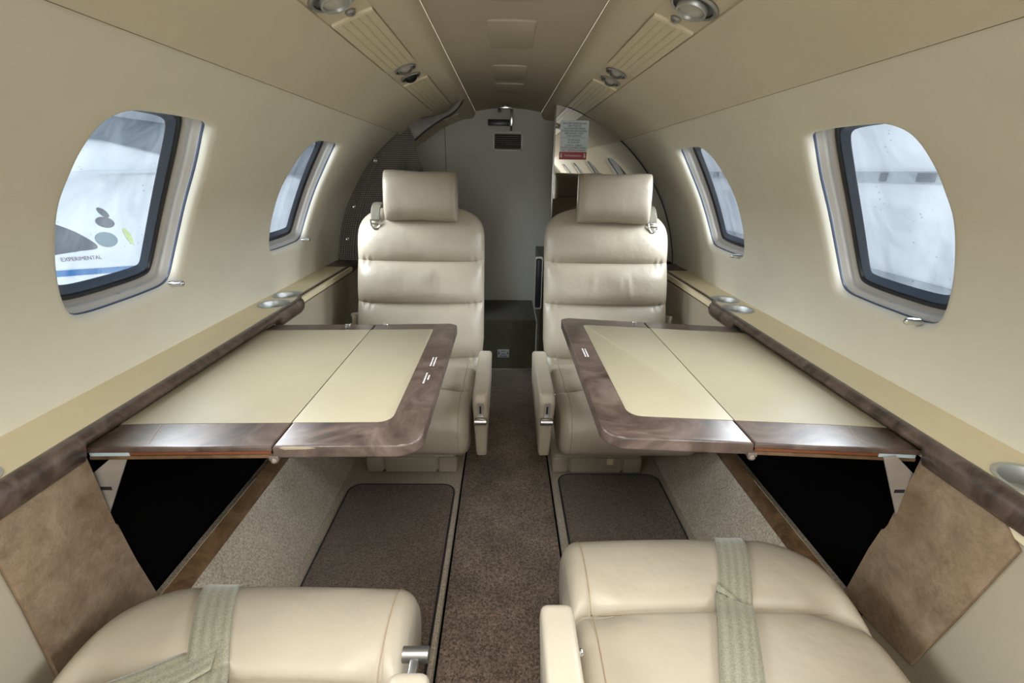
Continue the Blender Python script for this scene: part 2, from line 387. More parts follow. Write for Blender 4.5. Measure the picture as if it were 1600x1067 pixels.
for s in (-1, 1):
    holes = [shift(HOLE, d) for d in WIN_DY]
    pts = []; edges = []
    ny, na = 84, 46
    for i in range(ny+1):
        for j in range(na+1):
            p = Vector((NOSE+(AFT-NOSE)*i/ny, (PH_LO+(PH_HI-PH_LO)*j/na)*DEG))
            near = False
            for h in holes:
                if inside(p, h) or min((p-q).length for q in h) < .012: near = True; break
            if not near: pts.append(p)
    for h in holes:
        b0 = len(pts); pts += h; n = len(h)
        edges += [(b0+k, b0+(k+1) % n) for k in range(n)]
    vs, es, fs, *_ = delaunay_2d_cdt(pts, edges, [], 0, 1e-6)
    bm = B(); bv = [bm.verts.new(cylv(s, p, RAD)) for p in vs]
    for f in fs:
        c = sum((vs[i] for i in f), Vector((0, 0)))/len(f)
        if any(inside(c, h) for h in holes): continue
        bm.faces.new([bv[i] for i in f])
    for d in WIN_DY:            # rounded lips of the window openings
        rings = []
        for k in range(7):
            t = k/6*pi/2
            rings.append([cylv(s, p, RAD+.020*(1-cos(t))) for p in shift(offset_loop(OPEN2, .018*(1-sin(t))), d)])
        rings.append([cylv(s, p, RAD+.026) for p in shift(OPEN2, d)])
        loft(bm, rings, caps=False)
    bmesh.ops.remove_doubles(bm, verts=bm.verts, dist=2e-4)
    struct('wall_'+SIDE[s], bm, M_WALL, sharp=80)
    # upper liner panel above the seam
    bm = B(); rings = []
    for i in range(41):
        y = NOSE+(AFT-.02-NOSE)*i/40; t = min(1, max(0, y/2.42))
        p0 = (54.5-.8*t) if s < 0 else (53.8-1.6*t)
        ring = [cyl(s, y, p0+.02, RAD-.0003), cyl(s, y, p0-.02, RAD-.009), cyl(s, y, p0+.12, RAD-.0135)]
        ring += [cyl(s, y, p0+.12+(65.9-p0-.12)*k/10, RAD-.0135+.0075*k/10) for k in range(1, 11)] + [cyl(s, y, 66, RAD-.001)]
        rings.append(ring)
    loft(bm, rings, closed=False)
    struct('wall_%s_upper' % SIDE[s], bm, M_UPPER, sharp=50)
    bm = B(); tube(bm, [cyl(s, NOSE+(AFT-.02-NOSE)*i/40, ((54.5-.8*t) if s < 0 else (53.8-1.6*t))-.10, RAD-.0035) for i in range(41) for t in [min(1, max(0, (NOSE+(AFT-.02-NOSE)*i/40)/2.42))]], .0042, 8)
    struct('trim_%d' % (9 if s < 0 else 10), bm, M_SEAM_SHADE)  # thin tube coloured as the shade under the upper panel's lip
    # windows
    for d, wn in zip(WIN_DY, (1, 2, 3, 4)):
        num = wn*2-1 if s < 0 else wn*2
        c = cyl(s, .985+d, 31, RAD+.03)
        w = bpy.data.objects.new('window_%d' % num, None); COL.objects.link(w); w.location = c; tag(w, kind='structure')
        bm = B(); rings = []
        for off, dep in ((.0, .024), (-.0005, .030), (-.006, .034), (-.0085, .040), (-.0065, .046), (-.010, .053), (-.015, .060)):
            rings.append([cylv(s, p, RAD+dep) for p in shift(inner(off), d)])
        loft(bm, rings, caps=False); obj('liner', bm, M_LINER, w, sharp=60)
        bm = B(); rings = [[cylv(s, p, RAD+dep) for p in shift(inner(off), d)] for off, dep in ((.0, .0195), (-.0016, .021), (-.0016, .0245), (.0, .026))]
        loft(bm, rings, caps=False); obj('edge_seal', bm, M_GASKET2, w)
        bm = B(); rings = []
        for off, dep in ((-.015, .060), (-.015, .056), (-.018, .053), (-.022, .055), (-.024, .059)):
            rings.append([cylv(s, p, RAD+dep) for p in shift(inner(off), d)])
        loft(bm, rings, caps=False); g = obj('gasket', bm, M_RUBBER, w)
        bm = B(); rings = []
        for off, dep in ((-.024, .059), (-.027, .0575), (-.031, .0595), (-.041, .068)):
            rings.append([cylv(s, p, RAD+dep) for p in shift(inner(off), d)])
        loft(bm, rings, caps=False); obj('inner_seal', bm, M_GASKET2, w)
        bm = B(); lp = shift(inner(-.038), d); cc = sum(lp, Vector((0, 0)))/len(lp)
        rings = [[cylv(s, cc+(p-cc)*k, RAD+.067) for p in lp] for k in (1, .75, .5, .25, .01)]
        loft(bm, rings, caps=False); bmesh.ops.remove_doubles(bm, verts=bm.verts, dist=1e-4); obj('pane', bm, M_PANE, w)
        # shade pull
        if s < 0: py, pp = 1.148+d, 17.3
        else: py, pp = .905+d, 17.0
        p0 = cyl(s, py, pp, RAD+.012); p1 = cyl(s, py, pp+.9, RAD-.026); bm = B()
        dv = (p1-p0).normalized()
        tube(bm, [p0+dv*t for t in (0, .002, .030, .034, .0365)], .007, 14, radii=[.005, .0078, .0078, .0062, .002])
        q0 = cyl(s, py, pp-.9, RAD+.03); box(bm, (q0.x-.012, py-.006, q0.z-.006), (q0.x+.012, py+.006, q0.z+.012), .002)
        obj('shade_pull', bm, M_CHROME, w)
        bm = B(); q = cyl(s, 1.02+d, 17.15, RAD+.04)
        lathe(bm, [(0, .003), (.0035, .002), (.0035, 0)], q, (-s*.3, 0, 1), 12); obj('liner_screw', bm, M_BRUSH, w)
# ceiling and valances
CEX, CEZ, CMZ = .2015, 1.493, 1.514
bm = B(); rings = []
for y in [NOSE+(AFT-NOSE)*k/20 for k in range(21)]:
    rings.append([(CX+CEX*(k/8-1), y, CMZ-(CMZ-CEZ)*(k/8-1)**2) for k in range(17)])
loft(bm, rings, closed=False)
struct('ceiling', bm, M_CEIL)
for s in (-1, 1):
    prof = [(.2015, 1.497), (.203, 1.480), (.209, 1.466), (.217, 1.4575), (.228, 1.4525), (.245, 1.450), (.2745, 1.4475), (.2766, 1.449), (.279, 1.51)]
    bm = B(); loft(bm, [[(CX+s*x, y, z) for x, z in prof] for y in (NOSE, 0, 1, 2, AFT)], closed=True)
    struct('ceiling_valance_'+SIDE[s], bm, M_VAL, sharp=30)
    # service strip carrying lamps and vents
    bm = B(); loft(bm, [[cyl(s, y, 66+6*k/6, RAD-.002) for k in range(7)] for y in (NOSE, 0, 1, 2, AFT)], closed=False)
    struct('ceiling_service_strip_'+SIDE[s], bm, M_VAL)
# ends of the cabin
bm = B(); box(bm, (-.95, AFT, 0), (.98, AFT+.03, 1.56)); struct('wall_aft', bm, M_GREY, smooth=False)
bm = B(); box(bm, (-.3805, AFT-.0015, .30), (-.3775, AFT, 1.5)); 
struct('trim_1', bm, M_RUBBER, smooth=False)
bm = B()                                        # nose bulkhead with the entrance opening
for lo, hi in (((-.95, NOSE-.02, 0), (-.62, NOSE, 1.56)), ((.62, NOSE-.02, 0), (.95, NOSE, 1.56)), ((-.62, NOSE-.02, 1.42), (.62, NOSE, 1.56))): box(bm, lo, hi)
struct('wall_nose', bm, M_GREY, smooth=False)
# floor
bm = B(); box(bm, (-.95, NOSE, -.05), (.98, AFT, -.008)); struct('floor', bm, M_BERBER, smooth=False)
def trimstrip(name, lo, hi, m, bev=.004):
    bm = B(); box(bm, lo, hi, bev); return struct(name, bm, m)
trimstrip('floor_left_platform', (-.62, NOSE, -.008), (-.163, 2.60, .030), M_BERBER)
trimstrip('floor_right_platform', (.191, NOSE, -.008), (.65, 2.60, .030), M_BERBER)
trimstrip('trim_2', (-.163, NOSE, -.008), (-.158, 2.60, .003), M_BLACK, .001)
trimstrip('trim_3', (.186, NOSE, -.008), (.191, 2.60, .003), M_BLACK, .001)
bm = B(); box(bm, (-.158, NOSE+.05, -.008), (.186, 2.59, 0), .003)
mesh_thing('aisle_runner', bm, M_AISLE, 'brown pile carpet runner laid along the aisle between the seats', 'carpet')
for s, x0, x1, y1, lab in ((-1, -.572, -.180, 1.432, 'brown carpet mat under the table on the curtain side of the cabin'), (1, .216, .606, 1.497, 'brown carpet mat under the table on the mirror side of the cabin')):
    bm = B(); prism(bm, round_poly([(x0, .2), (x1, .2), (x1, y1), (x0, y1)], .045), 'z', .030, .036, .002)
    r = mesh_thing('floor_mat', bm, M_MAT, lab, 'mat')
    path = round_poly([(x0, .2), (x1, .2), (x1, y1), (x0, y1)], .045); path.append(path[0])
    bm = B(); tube(bm, [(p.x, p.y, .0335) for p in path], .004, 8); obj('bound_edge', bm, M_RUBBER, r)
# ------------------------------------------------------------------ lower side walls
SX = .765                                           # plane of the lower side panels, from the centre line
WELL_Y0, WELL_Y1 = .715, 1.47
for s in (-1, 1):
    X = CX + s*SX; side = SIDE[s]
    # sloping carpeted sidewall from floor to the panel foot
    bm = B(); xa, xb = CX+s*.62, CX+s*.738
    loft(bm, [[(xa, y, .028), (CX+s*.628, y, .050), (CX+s*.66, y, .115), (CX+s*.70, y, .185), (xb, y, .243), (CX+s*.80, y, .243)] for y in (NOSE, 0, .7, 1.5, 2.42)], closed=False)
    struct('wall_%s_carpeted_foot' % side, bm, M_BERBER)
    # leather covered panels fore and aft of the table well
    for nm, y0, y1 in (('near', NOSE, WELL_Y0-.01), ('far', WELL_Y1, PART)):
        bm = B(); box(bm, (min(X, X+s*.02), y0, .235), (max(X, X+s*.02), y1, .675), .003)
        struct('wall_%s_lower_%s' % (side, nm), bm, M_SIDE)
    # stowage well: an open black box
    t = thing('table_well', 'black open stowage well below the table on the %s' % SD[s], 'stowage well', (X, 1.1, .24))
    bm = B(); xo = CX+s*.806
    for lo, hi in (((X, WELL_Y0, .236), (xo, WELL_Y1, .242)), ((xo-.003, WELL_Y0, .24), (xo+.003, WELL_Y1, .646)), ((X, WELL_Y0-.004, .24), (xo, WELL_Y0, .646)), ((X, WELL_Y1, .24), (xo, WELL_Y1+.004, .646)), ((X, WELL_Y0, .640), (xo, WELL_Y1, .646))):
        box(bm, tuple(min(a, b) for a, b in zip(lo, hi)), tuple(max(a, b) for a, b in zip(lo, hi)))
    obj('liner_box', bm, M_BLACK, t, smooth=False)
    bm = B(); tube(bm, [(X+s*.052, WELL_Y0+.01, .2435), (X+s*.052, WELL_Y0+.30, .2435)], .0009, 6); obj('seam', bm, M_LINE, t)
    bm = B(); prism(bm, [(CX+s*.733, .236), (CX+s*.735, .252), (X+s*.001, .262), (X+s*.004, .262), (X+s*.004, .236)], 'y', WELL_Y0-.01, WELL_Y1, .001); obj('wood_lip', bm, M_SILL, t)
    bm = B(); tube(bm, [(X+s*.003, WELL_Y0, .2622), (X+s*.003, WELL_Y0+.45, .2622)], .0008, 6); obj('worn_edge', bm, M_LINE, t)
    # raw veneer panel nearer the camera
    n0, n1 = .530, .712
    if s < 0: poly = [(n0, .30), (.745, .266), (.722, .40), (.712, .50), (.706, .503), (.706, .52), (n1-.012, .668), (n0+.03, .668), (n0-.006, .655), (n0, .5)]
    else: poly = [(n0+.05, .292), (.755, .266), (.735, .42), (.725, .48), (.718, .483), (.715, .50), (n1-.010, .668), (n0+.03, .668), (n0-.012, .630), (n0+.02, .45)]
    bm = B(); prism(bm, poly, 'x', X-s*.008, X-s*.001, .0015)
    mesh_thing('veneer_panel', bm, M_RAW, 'rough brown veneer panel below the ledge on the %s' % SD[s], 'panel')
    bm = B(); box(bm, (min(X-s*.004, X+s*.01), .30, .640 if s > 0 else .645), (max(X-s*.004, X+s*.01), .60, .664), .002); struct('trim_%d' % (4 if s < 0 else 5), bm, M_LEDGE)
# ------------------------------------------------------------------ side ledges with wood trim and cup holders
CUPS = {-1: [(-.802, 1.546, .052), (-.812, 1.672, .050), (-.808, .560, .050), (-.803, .430, .050)], 1: [(.828, 1.545, .052), (.838, 1.672, .050), (.838, .580, .050), (.832, .450, .050)]}
for s in (-1, 1):
    t = thing('side_ledge', 'long beige side ledge with dark wood nosing on the %s' % SD[s], 'ledge', (CX+s*.8, .6, .66))
    zt = .705; xi = CX+s*.757; NY = -1.2
    cups = CUPS[s]
    # top skin with cup openings
    def wx(y): return CX+s*.8905
    pts = []; edges = []
    outl = []
    yend = 2.215
    for k in range(41): outl.append(Vector((xi, NY+(yend-NY)*k/40)))
    for k in range(41): outl.append(Vector((wx(0), yend-(yend-NY)*k/40)))
    b0 = 0; pts += outl; n = len(outl); edges += [(k, (k+1) % n) for k in range(n)]
    circ = []
    for (cx_, cy_, cr) in cups:
        b0 = len(pts); loop = [Vector((cx_+cr*cos(2*pi*k/48), cy_+cr*sin(2*pi*k/48))) for k in range(48)]
        circ.append(loop); pts += loop; edges += [(b0+k, b0+(k+1) % 48) for k in range(48)]
    vs, es, fs, *_ = delaunay_2d_cdt(pts, edges, [], 0, 1e-6)
    bm = B(); bv = [bm.verts.new((p.x, p.y, zt)) for p in vs]
    for f in fs:
        c = sum((vs[i] for i in f), Vector((0, 0)))/len(f)
        if any(inside(c, l) for l in circ): continue
        bm.faces.new([bv[i] for i in f])
    ret = bmesh.ops.extrude_edge_only(bm, edges=[e for e in bm.edges if e.is_boundary])
    for v in ret['geom']:
        if isinstance(v, bmesh.types.BMVert): v.co.z -= .02
    obj('ledge_top', bm, M_LEDGE, t, sharp=40)
    # nosing
    prof = lambda hr, w: [(.012, .0015), (.004, .003), (-.003, .0015), (-.008*w, -.004), (-.0125*w, -.013*hr), (-.0135*w, -.024*hr), (-.011*w, -.036*hr), (-.005*w, -.046*hr), (.006, -.05*hr), (.012, -.05*hr)]
    stations = [(NY, 1, 1, 0), (.4, 1, 1, 0), (.60, 1, 1, 0), (.690, 1, 1, 0), (.696, .46, .9, 0), (1.425, .46, .9, 0), (1.44, 1, 1, 0), (1.60, 1, 1, 0), (1.625, .95, .95, .003), (1.645, .72, .8, .012), (1.665, .62, .75, .016), (1.80, .62, .75, .016), (2.20, .62, .75, .016), (2.335, .62, .75, .016), (2.375, .6, .7, .03)]
    rings = []
    for y, hr, w, dx in stations:
        rings.append([(xi+s*(a+dx), y, zt+b) for a, b in prof(hr, w)])
    # densify
    dens = []
    for a, b in zip(rings, rings[1:]):
        m = max(1, int(abs(b[0][1]-a[0][1])/.05))
        for k in range(m): dens.append([tuple(Vector(p).lerp(Vector(q), k/m)) for p, q in zip(a, b)])
    dens.append(rings[-1])
    bm = B(); loft(bm, dens); obj('wood_nosing', bm, M_TRIM, t, sharp=50)
    bm = B(); box(bm, tuple(min(a, b) for a, b in zip((xi+s*.012, 2.216, .69), (CX+s*.89, 2.383, .7055))), tuple(max(a, b) for a, b in zip((xi+s*.012, 2.216, .69), (CX+s*.89, 2.383, .7055))), .002); obj('wood_end_plate', bm, M_WOOD, t)
    for (cx_, cy_, cr) in cups:
        bm = B()
        lathe(bm, [(cr+.004, 0), (cr+.004, .0016), (cr-.001, .0022), (cr-.004, .0008), (cr-.0055, -.003), (cr-.008, -.030), (cr-.012, -.032), (0, -.032)], (cx_, cy_, zt))
        bmesh.ops.delete(bm, geom=[f for f in bm.faces if len(f.verts) > 4], context='FACES_ONLY')
        obj('cup_holder', bm, M_CUP, t)
    # body under the top skin
    bm = B(); box(bm, tuple(min(a, b) for a, b in zip((xi+s*.010, NY, .662), (CX+s*.886, 2.383, .668))), tuple(max(a, b) for a, b in zip((xi+s*.010, NY, .662), (CX+s*.886, 2.383, .668))))
    obj('underside', bm, M_LEDGE, t, smooth=False)
# ------------------------------------------------------------------ overhead lamps, vents, lens panels
def service(s, y0, y1, lab):
    t = thing('light_panel', lab, 'light panel', cyl(s, (y0+y1)/2, 69, RAD-.004), group='ribbed overhead light panels')
    bm = B(); rings = []; N = 40
    for y in [y0+(y1-y0)*k/10 for k in range(11)]:
        ring = []
        for k in range(N+1):
            ph = 66.15+5.7*k/N; g = (k/N*5) % 1
            ring.append(cyl(s, y, ph, RAD-.006+(.0022 if min(g, 1-g) < .07 and 0 < k < N else 0)))
        rings.append(ring)
    loft(bm, rings, closed=False); obj('ribbed_lens', bm, M_LENS, t, sharp=25)
    bm = B()
    loft(bm, [[cyl(s, y, 66.15+5.7*k/8, r) for k in range(9)] for y, r in ((y0-.001, RAD), (y0-.001, RAD-.007), (y0+.009, RAD-.0075), (y0+.012, RAD-.0055))], closed=False)
    obj('end_strip', bm, M_LENSEDGE, t)
def eyeball(s, y, ph, r, name, lab, cat, tilt, dark=False, sc=(1, 1)):
    c = cyl(s, y, ph, RAD-.003); nrm = Vector((CX-c.x, 0, CZ-c.z)).normalized()
    t = thing(name, lab, cat, c)
    bm = B(); lathe(bm, [(r, -.002), (r, .002), (r*.93, .005), (r*.82, .004), (r*.78, -.004), (r*.76, -.012)], c, nrm, 36)
    bmesh.ops.delete(bm, geom=[f for f in bm.faces if len(f.verts) > 4], context='FACES_ONLY')
    obj('bezel', bm, M_BRUSH, t)
    if r > .04:         # wide vent: dark recess, inner ring and frosted disc
        bm = B(); lathe(bm, [(0, .0012), (r*.80, .0012), (r*.80, .0002)], c, nrm, 36); obj('recess', bm, M_RUBBER, t)
        ax = (nrm+Vector((0, -.10, 0))).normalized(); c3 = c+nrm*.002+Vector((0, .004, 0))
        bm = B(); lathe(bm, [(r*.62, -.001), (r*.62, .007), (r*.58, .010), (r*.52, .009), (r*.50, .004)], c3, ax, 36)
        bmesh.ops.delete(bm, geom=[f for f in bm.faces if len(f.verts) > 4], context='FACES_ONLY'); obj('inner_ring', bm, M_CUP, t)
        bm = B(); lathe(bm, [(0, .0065), (r*.25, .006), (r*.51, .0045), (r*.51, .002)], c3, ax, 30); obj('lens', bm, plain_lens, t)
        return
    ax = (nrm+Vector((0, tilt, 0))).normalized(); c2 = c - nrm*.004
    bm = B(); rb = r*.72
    lathe(bm, [(rb, -.02), (rb, 0), (rb*.97, rb*.22), (rb*.86, rb*.42), (rb*.76, rb*.52), (rb*.72, rb*.50), (rb*.70, rb*.2), (rb*.68, -.004)], c2, ax, 32)
    bmesh.ops.delete(bm, geom=[f for f in bm.faces if len(f.verts) > 4], context='FACES_ONLY')
    obj('swivel_ball', bm, M_DARKMETAL if dark else M_BRUSH, t)
    bm = B(); lathe(bm, [(0, rb*.34), (rb*.35, rb*.31), (rb*.69, rb*.2), (rb*.70, rb*.1)], c2, ax, 24); obj('lens', bm, plain_lens if not dark else M_DARKMETAL, t)
plain_lens = plain('frosted_lamp_lens', (.45, .44, .40), .2)
for s in (-1, 1):
    service(s, 1.066, 1.505, 'ribbed cream overhead light panel between vent and reading lamp on the %s' % SD[s])
    service(s, 1.742, 2.40 if s < 0 else 2.412, 'ribbed cream overhead light panel running from the reading lamps to the %s' % ('curtain strap' if s < 0 else 'mirror'))
    service(s, .20, .86, 'ribbed cream light panel overhead on the %s, ahead of the large round vent' % SD[s])
    eyeball(s, .965, 69.0, .046, 'air_vent', 'large round metal overhead vent on the %s beside a small push button' % SD[s], 'air vent', .25)
    eyeball(s, 1.562, 69.2, .034, 'reading_lamp', 'round metal reading lamp overhead on the %s, touching the long light panel' % SD[s], 'reading lamp', -.35)
    eyeball(s, 1.672, 68.8, .034, 'swivel_vent', 'small dark swivel vent overhead on the %s behind the reading lamp' % SD[s], 'air vent', -.45, dark=(s < 0))
    c = cyl(s, 1.046, 69.3, RAD-.003); nr = Vector((CX-c.x, 0, CZ-c.z)).normalized()
    bm = B(); lathe(bm, [(.011, -.001), (.0105, .002), (.009, .0035), (.0085, .005), (.006, .0065), (0, .007)], c, nr, 24)
    mesh_thing('call_button', bm, M_BRUSH, 'small round metal push button beside the large vent on the %s' % SD[s], 'button')
service(-1, 2.80, 3.09, 'ribbed cream light panel over the rear compartment beyond the grey strap')
eyeball(-1, 2.69, 69, .034, 'swivel_vent', 'small swivel vent over the rear compartment beyond the grey strap', 'air vent', -.4)
# ceiling access panels
for y0, y1, lab in ((.93, 1.228, 'square ceiling access panel cut off by the frame top'), (1.372, 1.648, 'largest wholly visible square ceiling access panel'), (1.90, 2.165, 'square ceiling access panel between the two service rails, second from the rear wall'), (2.262, 2.50, 'small ceiling access panel nearest the rear bracket')):
    bm = B(); rp = round_poly([(-.052, y0), (.077, y0), (.077, y1), (-.052, y1)], .010, 4)
    def zc(x): return CMZ-(CMZ-CEZ)*((x-CX)/CEX)**2
    prism(bm, rp, 'z', 1.5095, 1.516, .0012)
    mesh_thing('access_panel', bm, M_CEIL, lab, 'access panel')
# ------------------------------------------------------------------ rear compartment
bm = B(); prism(bm, round_poly([(2.62, 0), (2.62, .305), (3.10, .305), (3.10, 0)], [0, .03, 0, 0]), 'x', -.60, .197)
mesh_thing('rear_step', bm, M_OLIVE, 'dark olive carpeted step box at the end of the aisle', 'step')
bm = B(); tube(bm, [(.196, 2.617, .002), (.196, 2.617, .28), (.196, 2.64, .306), (.196, 3.09, .307)], .004, 8); struct('trim_6', bm, M_GREY)
t = thing('vent_grille', 'white louvred vent grille on the grey rear wall', 'vent grille', (.012, AFT, 1.273))
gx0, gx1, gz0, gz1 = -.084, .107, 1.271, 1.383
bm = B()
for lo, hi in (((gx0, AFT-.008, gz0), (gx0+.013, AFT, gz1)), ((gx1-.013, AFT-.008, gz0), (gx1, AFT, gz1)), ((gx0, AFT-.008, gz0), (gx1, AFT, gz0+.012)), ((gx0, AFT-.008, gz1-.012), (gx1, AFT, gz1))): box(bm, lo, hi, .0015)
obj('grille_frame', bm, plain('grille_white', (.85, .86, .83), .4), t)
bm = B(); box(bm, (gx0+.012, AFT-.002, gz0+.011), (gx1-.012, AFT, gz1-.011)); obj('dark_back', bm, M_BLACK, t, smooth=False)
for k in range(8):
    bm = B(); z = gz0+.016+k*.0112; prism(bm, [(AFT-.007, z), (AFT-.0055, z-.001), (AFT-.002, z+.004), (AFT-.003, z+.0052)], 'x', gx0+.013, gx1-.013); obj('louvre', bm, plain('louvre_grey', (.3, .3, .28), .5), t, smooth=False)
t = thing('door_catch', 'chrome and black latch bracket hanging from the ceiling by the rear wall', 'latch', (.0, 2.93, 1.51))
bm = B(); box(bm, (-.047, 2.925, 1.492), (.040, 2.955, 1.500), .002); lathe(bm, [(.03, 0), (.03, .008), (.02, .012), (.02, .016)], (-.004, 2.94, 1.498)); obj('mount_plate', bm, M_CHROME, t)
bm = B(); box(bm, (.024, 2.925, 1.400), (.040, 2.945, 1.494), .003); obj('drop_arm', bm, M_CHROME, t)
bm = B(); box(bm, (-.105, 2.92, 1.402), (.020, 2.95, 1.434), .003); obj('black_bar', bm, M_RUBBER, t)
bm = B(); box(bm, (-.048, 2.925, 1.472), (-.030, 2.95, 1.493), .002); obj('clip', bm, M_DARKMETAL, t)
bm = B(); tube(bm, [(.030, 2.935, 1.375), (.030, 2.935, 1.402)], .006, 12); obj('arm_tip', bm, M_DARKMETAL, t)
t = thing('floor_sign', 'small silver sign with two black down arrows on the olive step', 'sign', (-.006, 2.618, .06))
bm = B(); box(bm, (-.040, 2.612, .070), (.032, 2.6195, .122), .001); obj('plate', bm, plain('sign_silver', (.50, .53, .55), .35, metal=.3), t)
for ax in (-.031, .023):
    bm = B(); prism(bm, [(ax-.0015, .114), (ax+.0015, .114), (ax+.0015, .100), (ax+.006, .100), (ax, .090), (ax-.006, .100), (ax-.0015, .100)], 'y', 2.6112, 2.6122); obj('arrow', bm, M_RUBBER, t, smooth=False)
bm = B()
for z, xs in ((.112, [(-.020, -.004), (-.002, .012)]), (.093, [(-.014, .010)]), (.079, [(-.026, -.010), (-.007, .002), (.004, .020)])):
    for a, b in xs: box(bm, (a, 2.6112, z-.002), (b, 2.6122, z+.002))
obj('print_lines', bm, M_INK, t, smooth=False)
# partition with mirror
def part_outline(z0, r, xl):
    pts = [(xl, z0)]
    a0 = math.degrees(math.asin((max(z0, .06)-CZ)/r))
    pts += [(CX+r*cos(radians(p)), CZ+r*sin(radians(p))) for p in [a0+(71.5-a0)*k/40 for k in range(41)]]
    pts += [(CX+.245, 1.449), (CX+.228, 1.4515), (xl, 1.4575)]
    return pts
bm = B(); prism(bm, part_outline(.0, RAD-.004, .240), 'y', PART+.012, PART+.042); struct('wall_partition', bm, M_VAL, smooth=False)
t = thing('mirror', 'tall arched mirror covering the partition behind the cream seat', 'mirror', (.5, PART, .70))
bm = B(); prism(bm, part_outline(.70, RAD-.009, .240), 'y', PART, PART+.010); obj('mirror_glass', bm, M_MIRROR, t, smooth=False)
bm = B(); box(bm, (.232, PART-.003, .70), (.240, PART+.03, 1.50), .0015); obj('edge_trim', bm, M_BRUSH, t)
arc = [cyl(1, PART-.001, 5+66.5*k/50, RAD-.006) for k in range(51)]
bm = B(); tube(bm, arc, .0026, 8); obj('black_bead', bm, M_RUBBER, t)
t = thing('placard', 'pale printed notice with red bottom band stuck on the mirror', 'placard', (.33, PART, 1.21))
P0 = PART-.0025
bm = B(); prism(bm, round_poly([(.264, 1.246), (.398, 1.246), (.400, 1.386), (.263, 1.386)], .006, 4), 'y', P0, P0+.0022); obj('notice_sheet', bm, M_PLAC, t, smooth=False)
bm = B(); box(bm, (.262, P0-.0005, 1.211), (.397, P0+.0022, 1.246)); band = obj('red_band', bm, M_RED, t, smooth=False)
bm = B(); box(bm, (.267, P0-.0008, 1.3095), (.395, P0, 1.3103)); obj('rule', bm, M_INK, t, smooth=False)
for z, h, body in ((1.367, .0118, 'RAUCHEN VERBOTEN AUF\nDER TOILETTE'), (1.334, .0118, 'ALLE SCHRANKTÜREN &\nSCHUBLADEN GESCHLOSSEN\nBEIM ROLLEN, START\nUND LANDUNG'), (1.294, .0118, 'NO SMOKING\nIN LAVATORY'), (1.264, .0118, 'CLOSE ALL CABINET\nDOORS & DRAWERS DURING\nTAXI, TAKEOFF & LANDING')):
    text('printed_text', body, h, (.331, P0-.0008, z), (1, 0, 0), (0, 0, 1), M_INK, t, sx=.80)
tb = text('band_text', 'Verbandskasten', .0165, (.3295, P0-.0012, 1.229), (1, 0, 0), (0, 0, 1), M_WHITE, t, sx=.80)
for ax in (.272, .387):
    bm = B(); prism(bm, [(ax-.0025, 1.240), (ax+.0025, 1.240), (ax+.0025, 1.228), (ax+.006, 1.228), (ax, 1.217), (ax-.006, 1.228), (ax-.0025, 1.228)], 'y', P0-.0012, P0-.0006); obj('arrow', bm, M_WHITE, t, smooth=False)
# lower cabinet under the mirror edge
t = thing('cabinet', 'dark low cabinet end below the mirror, beside the aisle', 'cabinet', (.3, 2.6, 0))
bm = B(); box(bm, (.200, 2.475, .0), (.60, 3.0, .698), .004); obj('cabinet_body', bm, M_OLIVE, t)
bm = B(); box(bm, (.166, 2.405, .45), (.199, 2.46, .722), .010, 4); obj('black_latch_post', bm, M_RUBBER, t)
bm = B(); box(bm, (.160, 2.412, .44), (.203, 2.45, .728), .010, 4); obj('pale_edge_plate', bm, M_GREY, t)
# ------------------------------------------------------------------ curtain
t = thing('curtain', 'dark grey-brown knit curtain snapped along the arch beside the cream seat', 'curtain', (-.65, 2.40, .5))
bm = B(); uvl = bm.loops.layers.uv.new('uv'); NV, NU = 70, 60; grid = []
for i in range(NV+1):
    z = 1.362-(1.362-.40)*i/NV; row = []
    if z > .72:
        ph = math.asin((z-CZ)/(RAD-.004)); xo = CX-(RAD-.004)*cos(ph)
    else:
        k = min(1, (.72-z)/.10); xo = -.867+.125*k*k*(3-2*k)
    f = min(1, (1.362-z)/.10)
    xin = -.468+.028*f if z > 1.262 else -.44+.06*min(1, (1.262-z)/.20)
    for j in range(NU+1):
        u = j/NU; x = xo+(xin-xo)*u
        amp = .012*min(1, (1.362-z)/.25)
        y = 2.405-amp*(1+sin(u*17+.9*sin(z*5)+.4*z)*.8+.5*sin(u*41+2*z))*sin(pi*min(1, u*1.6+.08)**.7 if u < .6 else pi*.5)
        if u > .93: y -= .004
        if z < .74 and u < .25: y -= .02*(.25-u)*min(1, (.78-z)/.06)*4*.4
        row.append(bm.verts.new((x, y, z)))
    grid.append(row)
for i in range(NV):
    for j in range(NU):
        f = bm.faces.new((grid[i][j], grid[i+1][j], grid[i+1][j+1], grid[i][j+1]))
        for l, (a, b) in zip(f.loops, ((i, j), (i+1, j), (i+1, j+1), (i, j+1))): l[uvl].uv = (b/NU*.42, a/NV*.95)
cur = obj('knit_panel', bm, M_GAUZE, t, sharp=180)
so = cur.modifiers.new('solid', 'SOLIDIFY'); so.thickness = .0015
for (u, v) in ((-.462, 1.350), (-.632, 1.190), (-.757, .975), (-.808, .815)):
    bm = B(); lathe(bm, [(.0105, 0), (.0105, .003), (.0085, .005), (.006, .0042), (.0045, .0055), (0, .006)], (u, 2.392, v), (0, -1, 0), 20)
    obj('snap', bm, M_CHROME, t)
up = catmull([(-.473, 2.382, 1.368), (-.405, 2.395, 1.383), (-.335, 2.39, 1.395), (-.275, 2.385, 1.418), (-.232, 2.38, 1.452), (-.212, 2.385, 1.484), (-.203, 2.39, 1.504)], 6, False)
lo = catmull([(-.436, 2.378, 1.283), (-.370, 2.38, 1.335), (-.305, 2.375, 1.375), (-.250, 2.375, 1.404), (-.214, 2.372, 1.438), (-.196, 2.378, 1.476), (-.190, 2.388, 1.502)], 6, False)
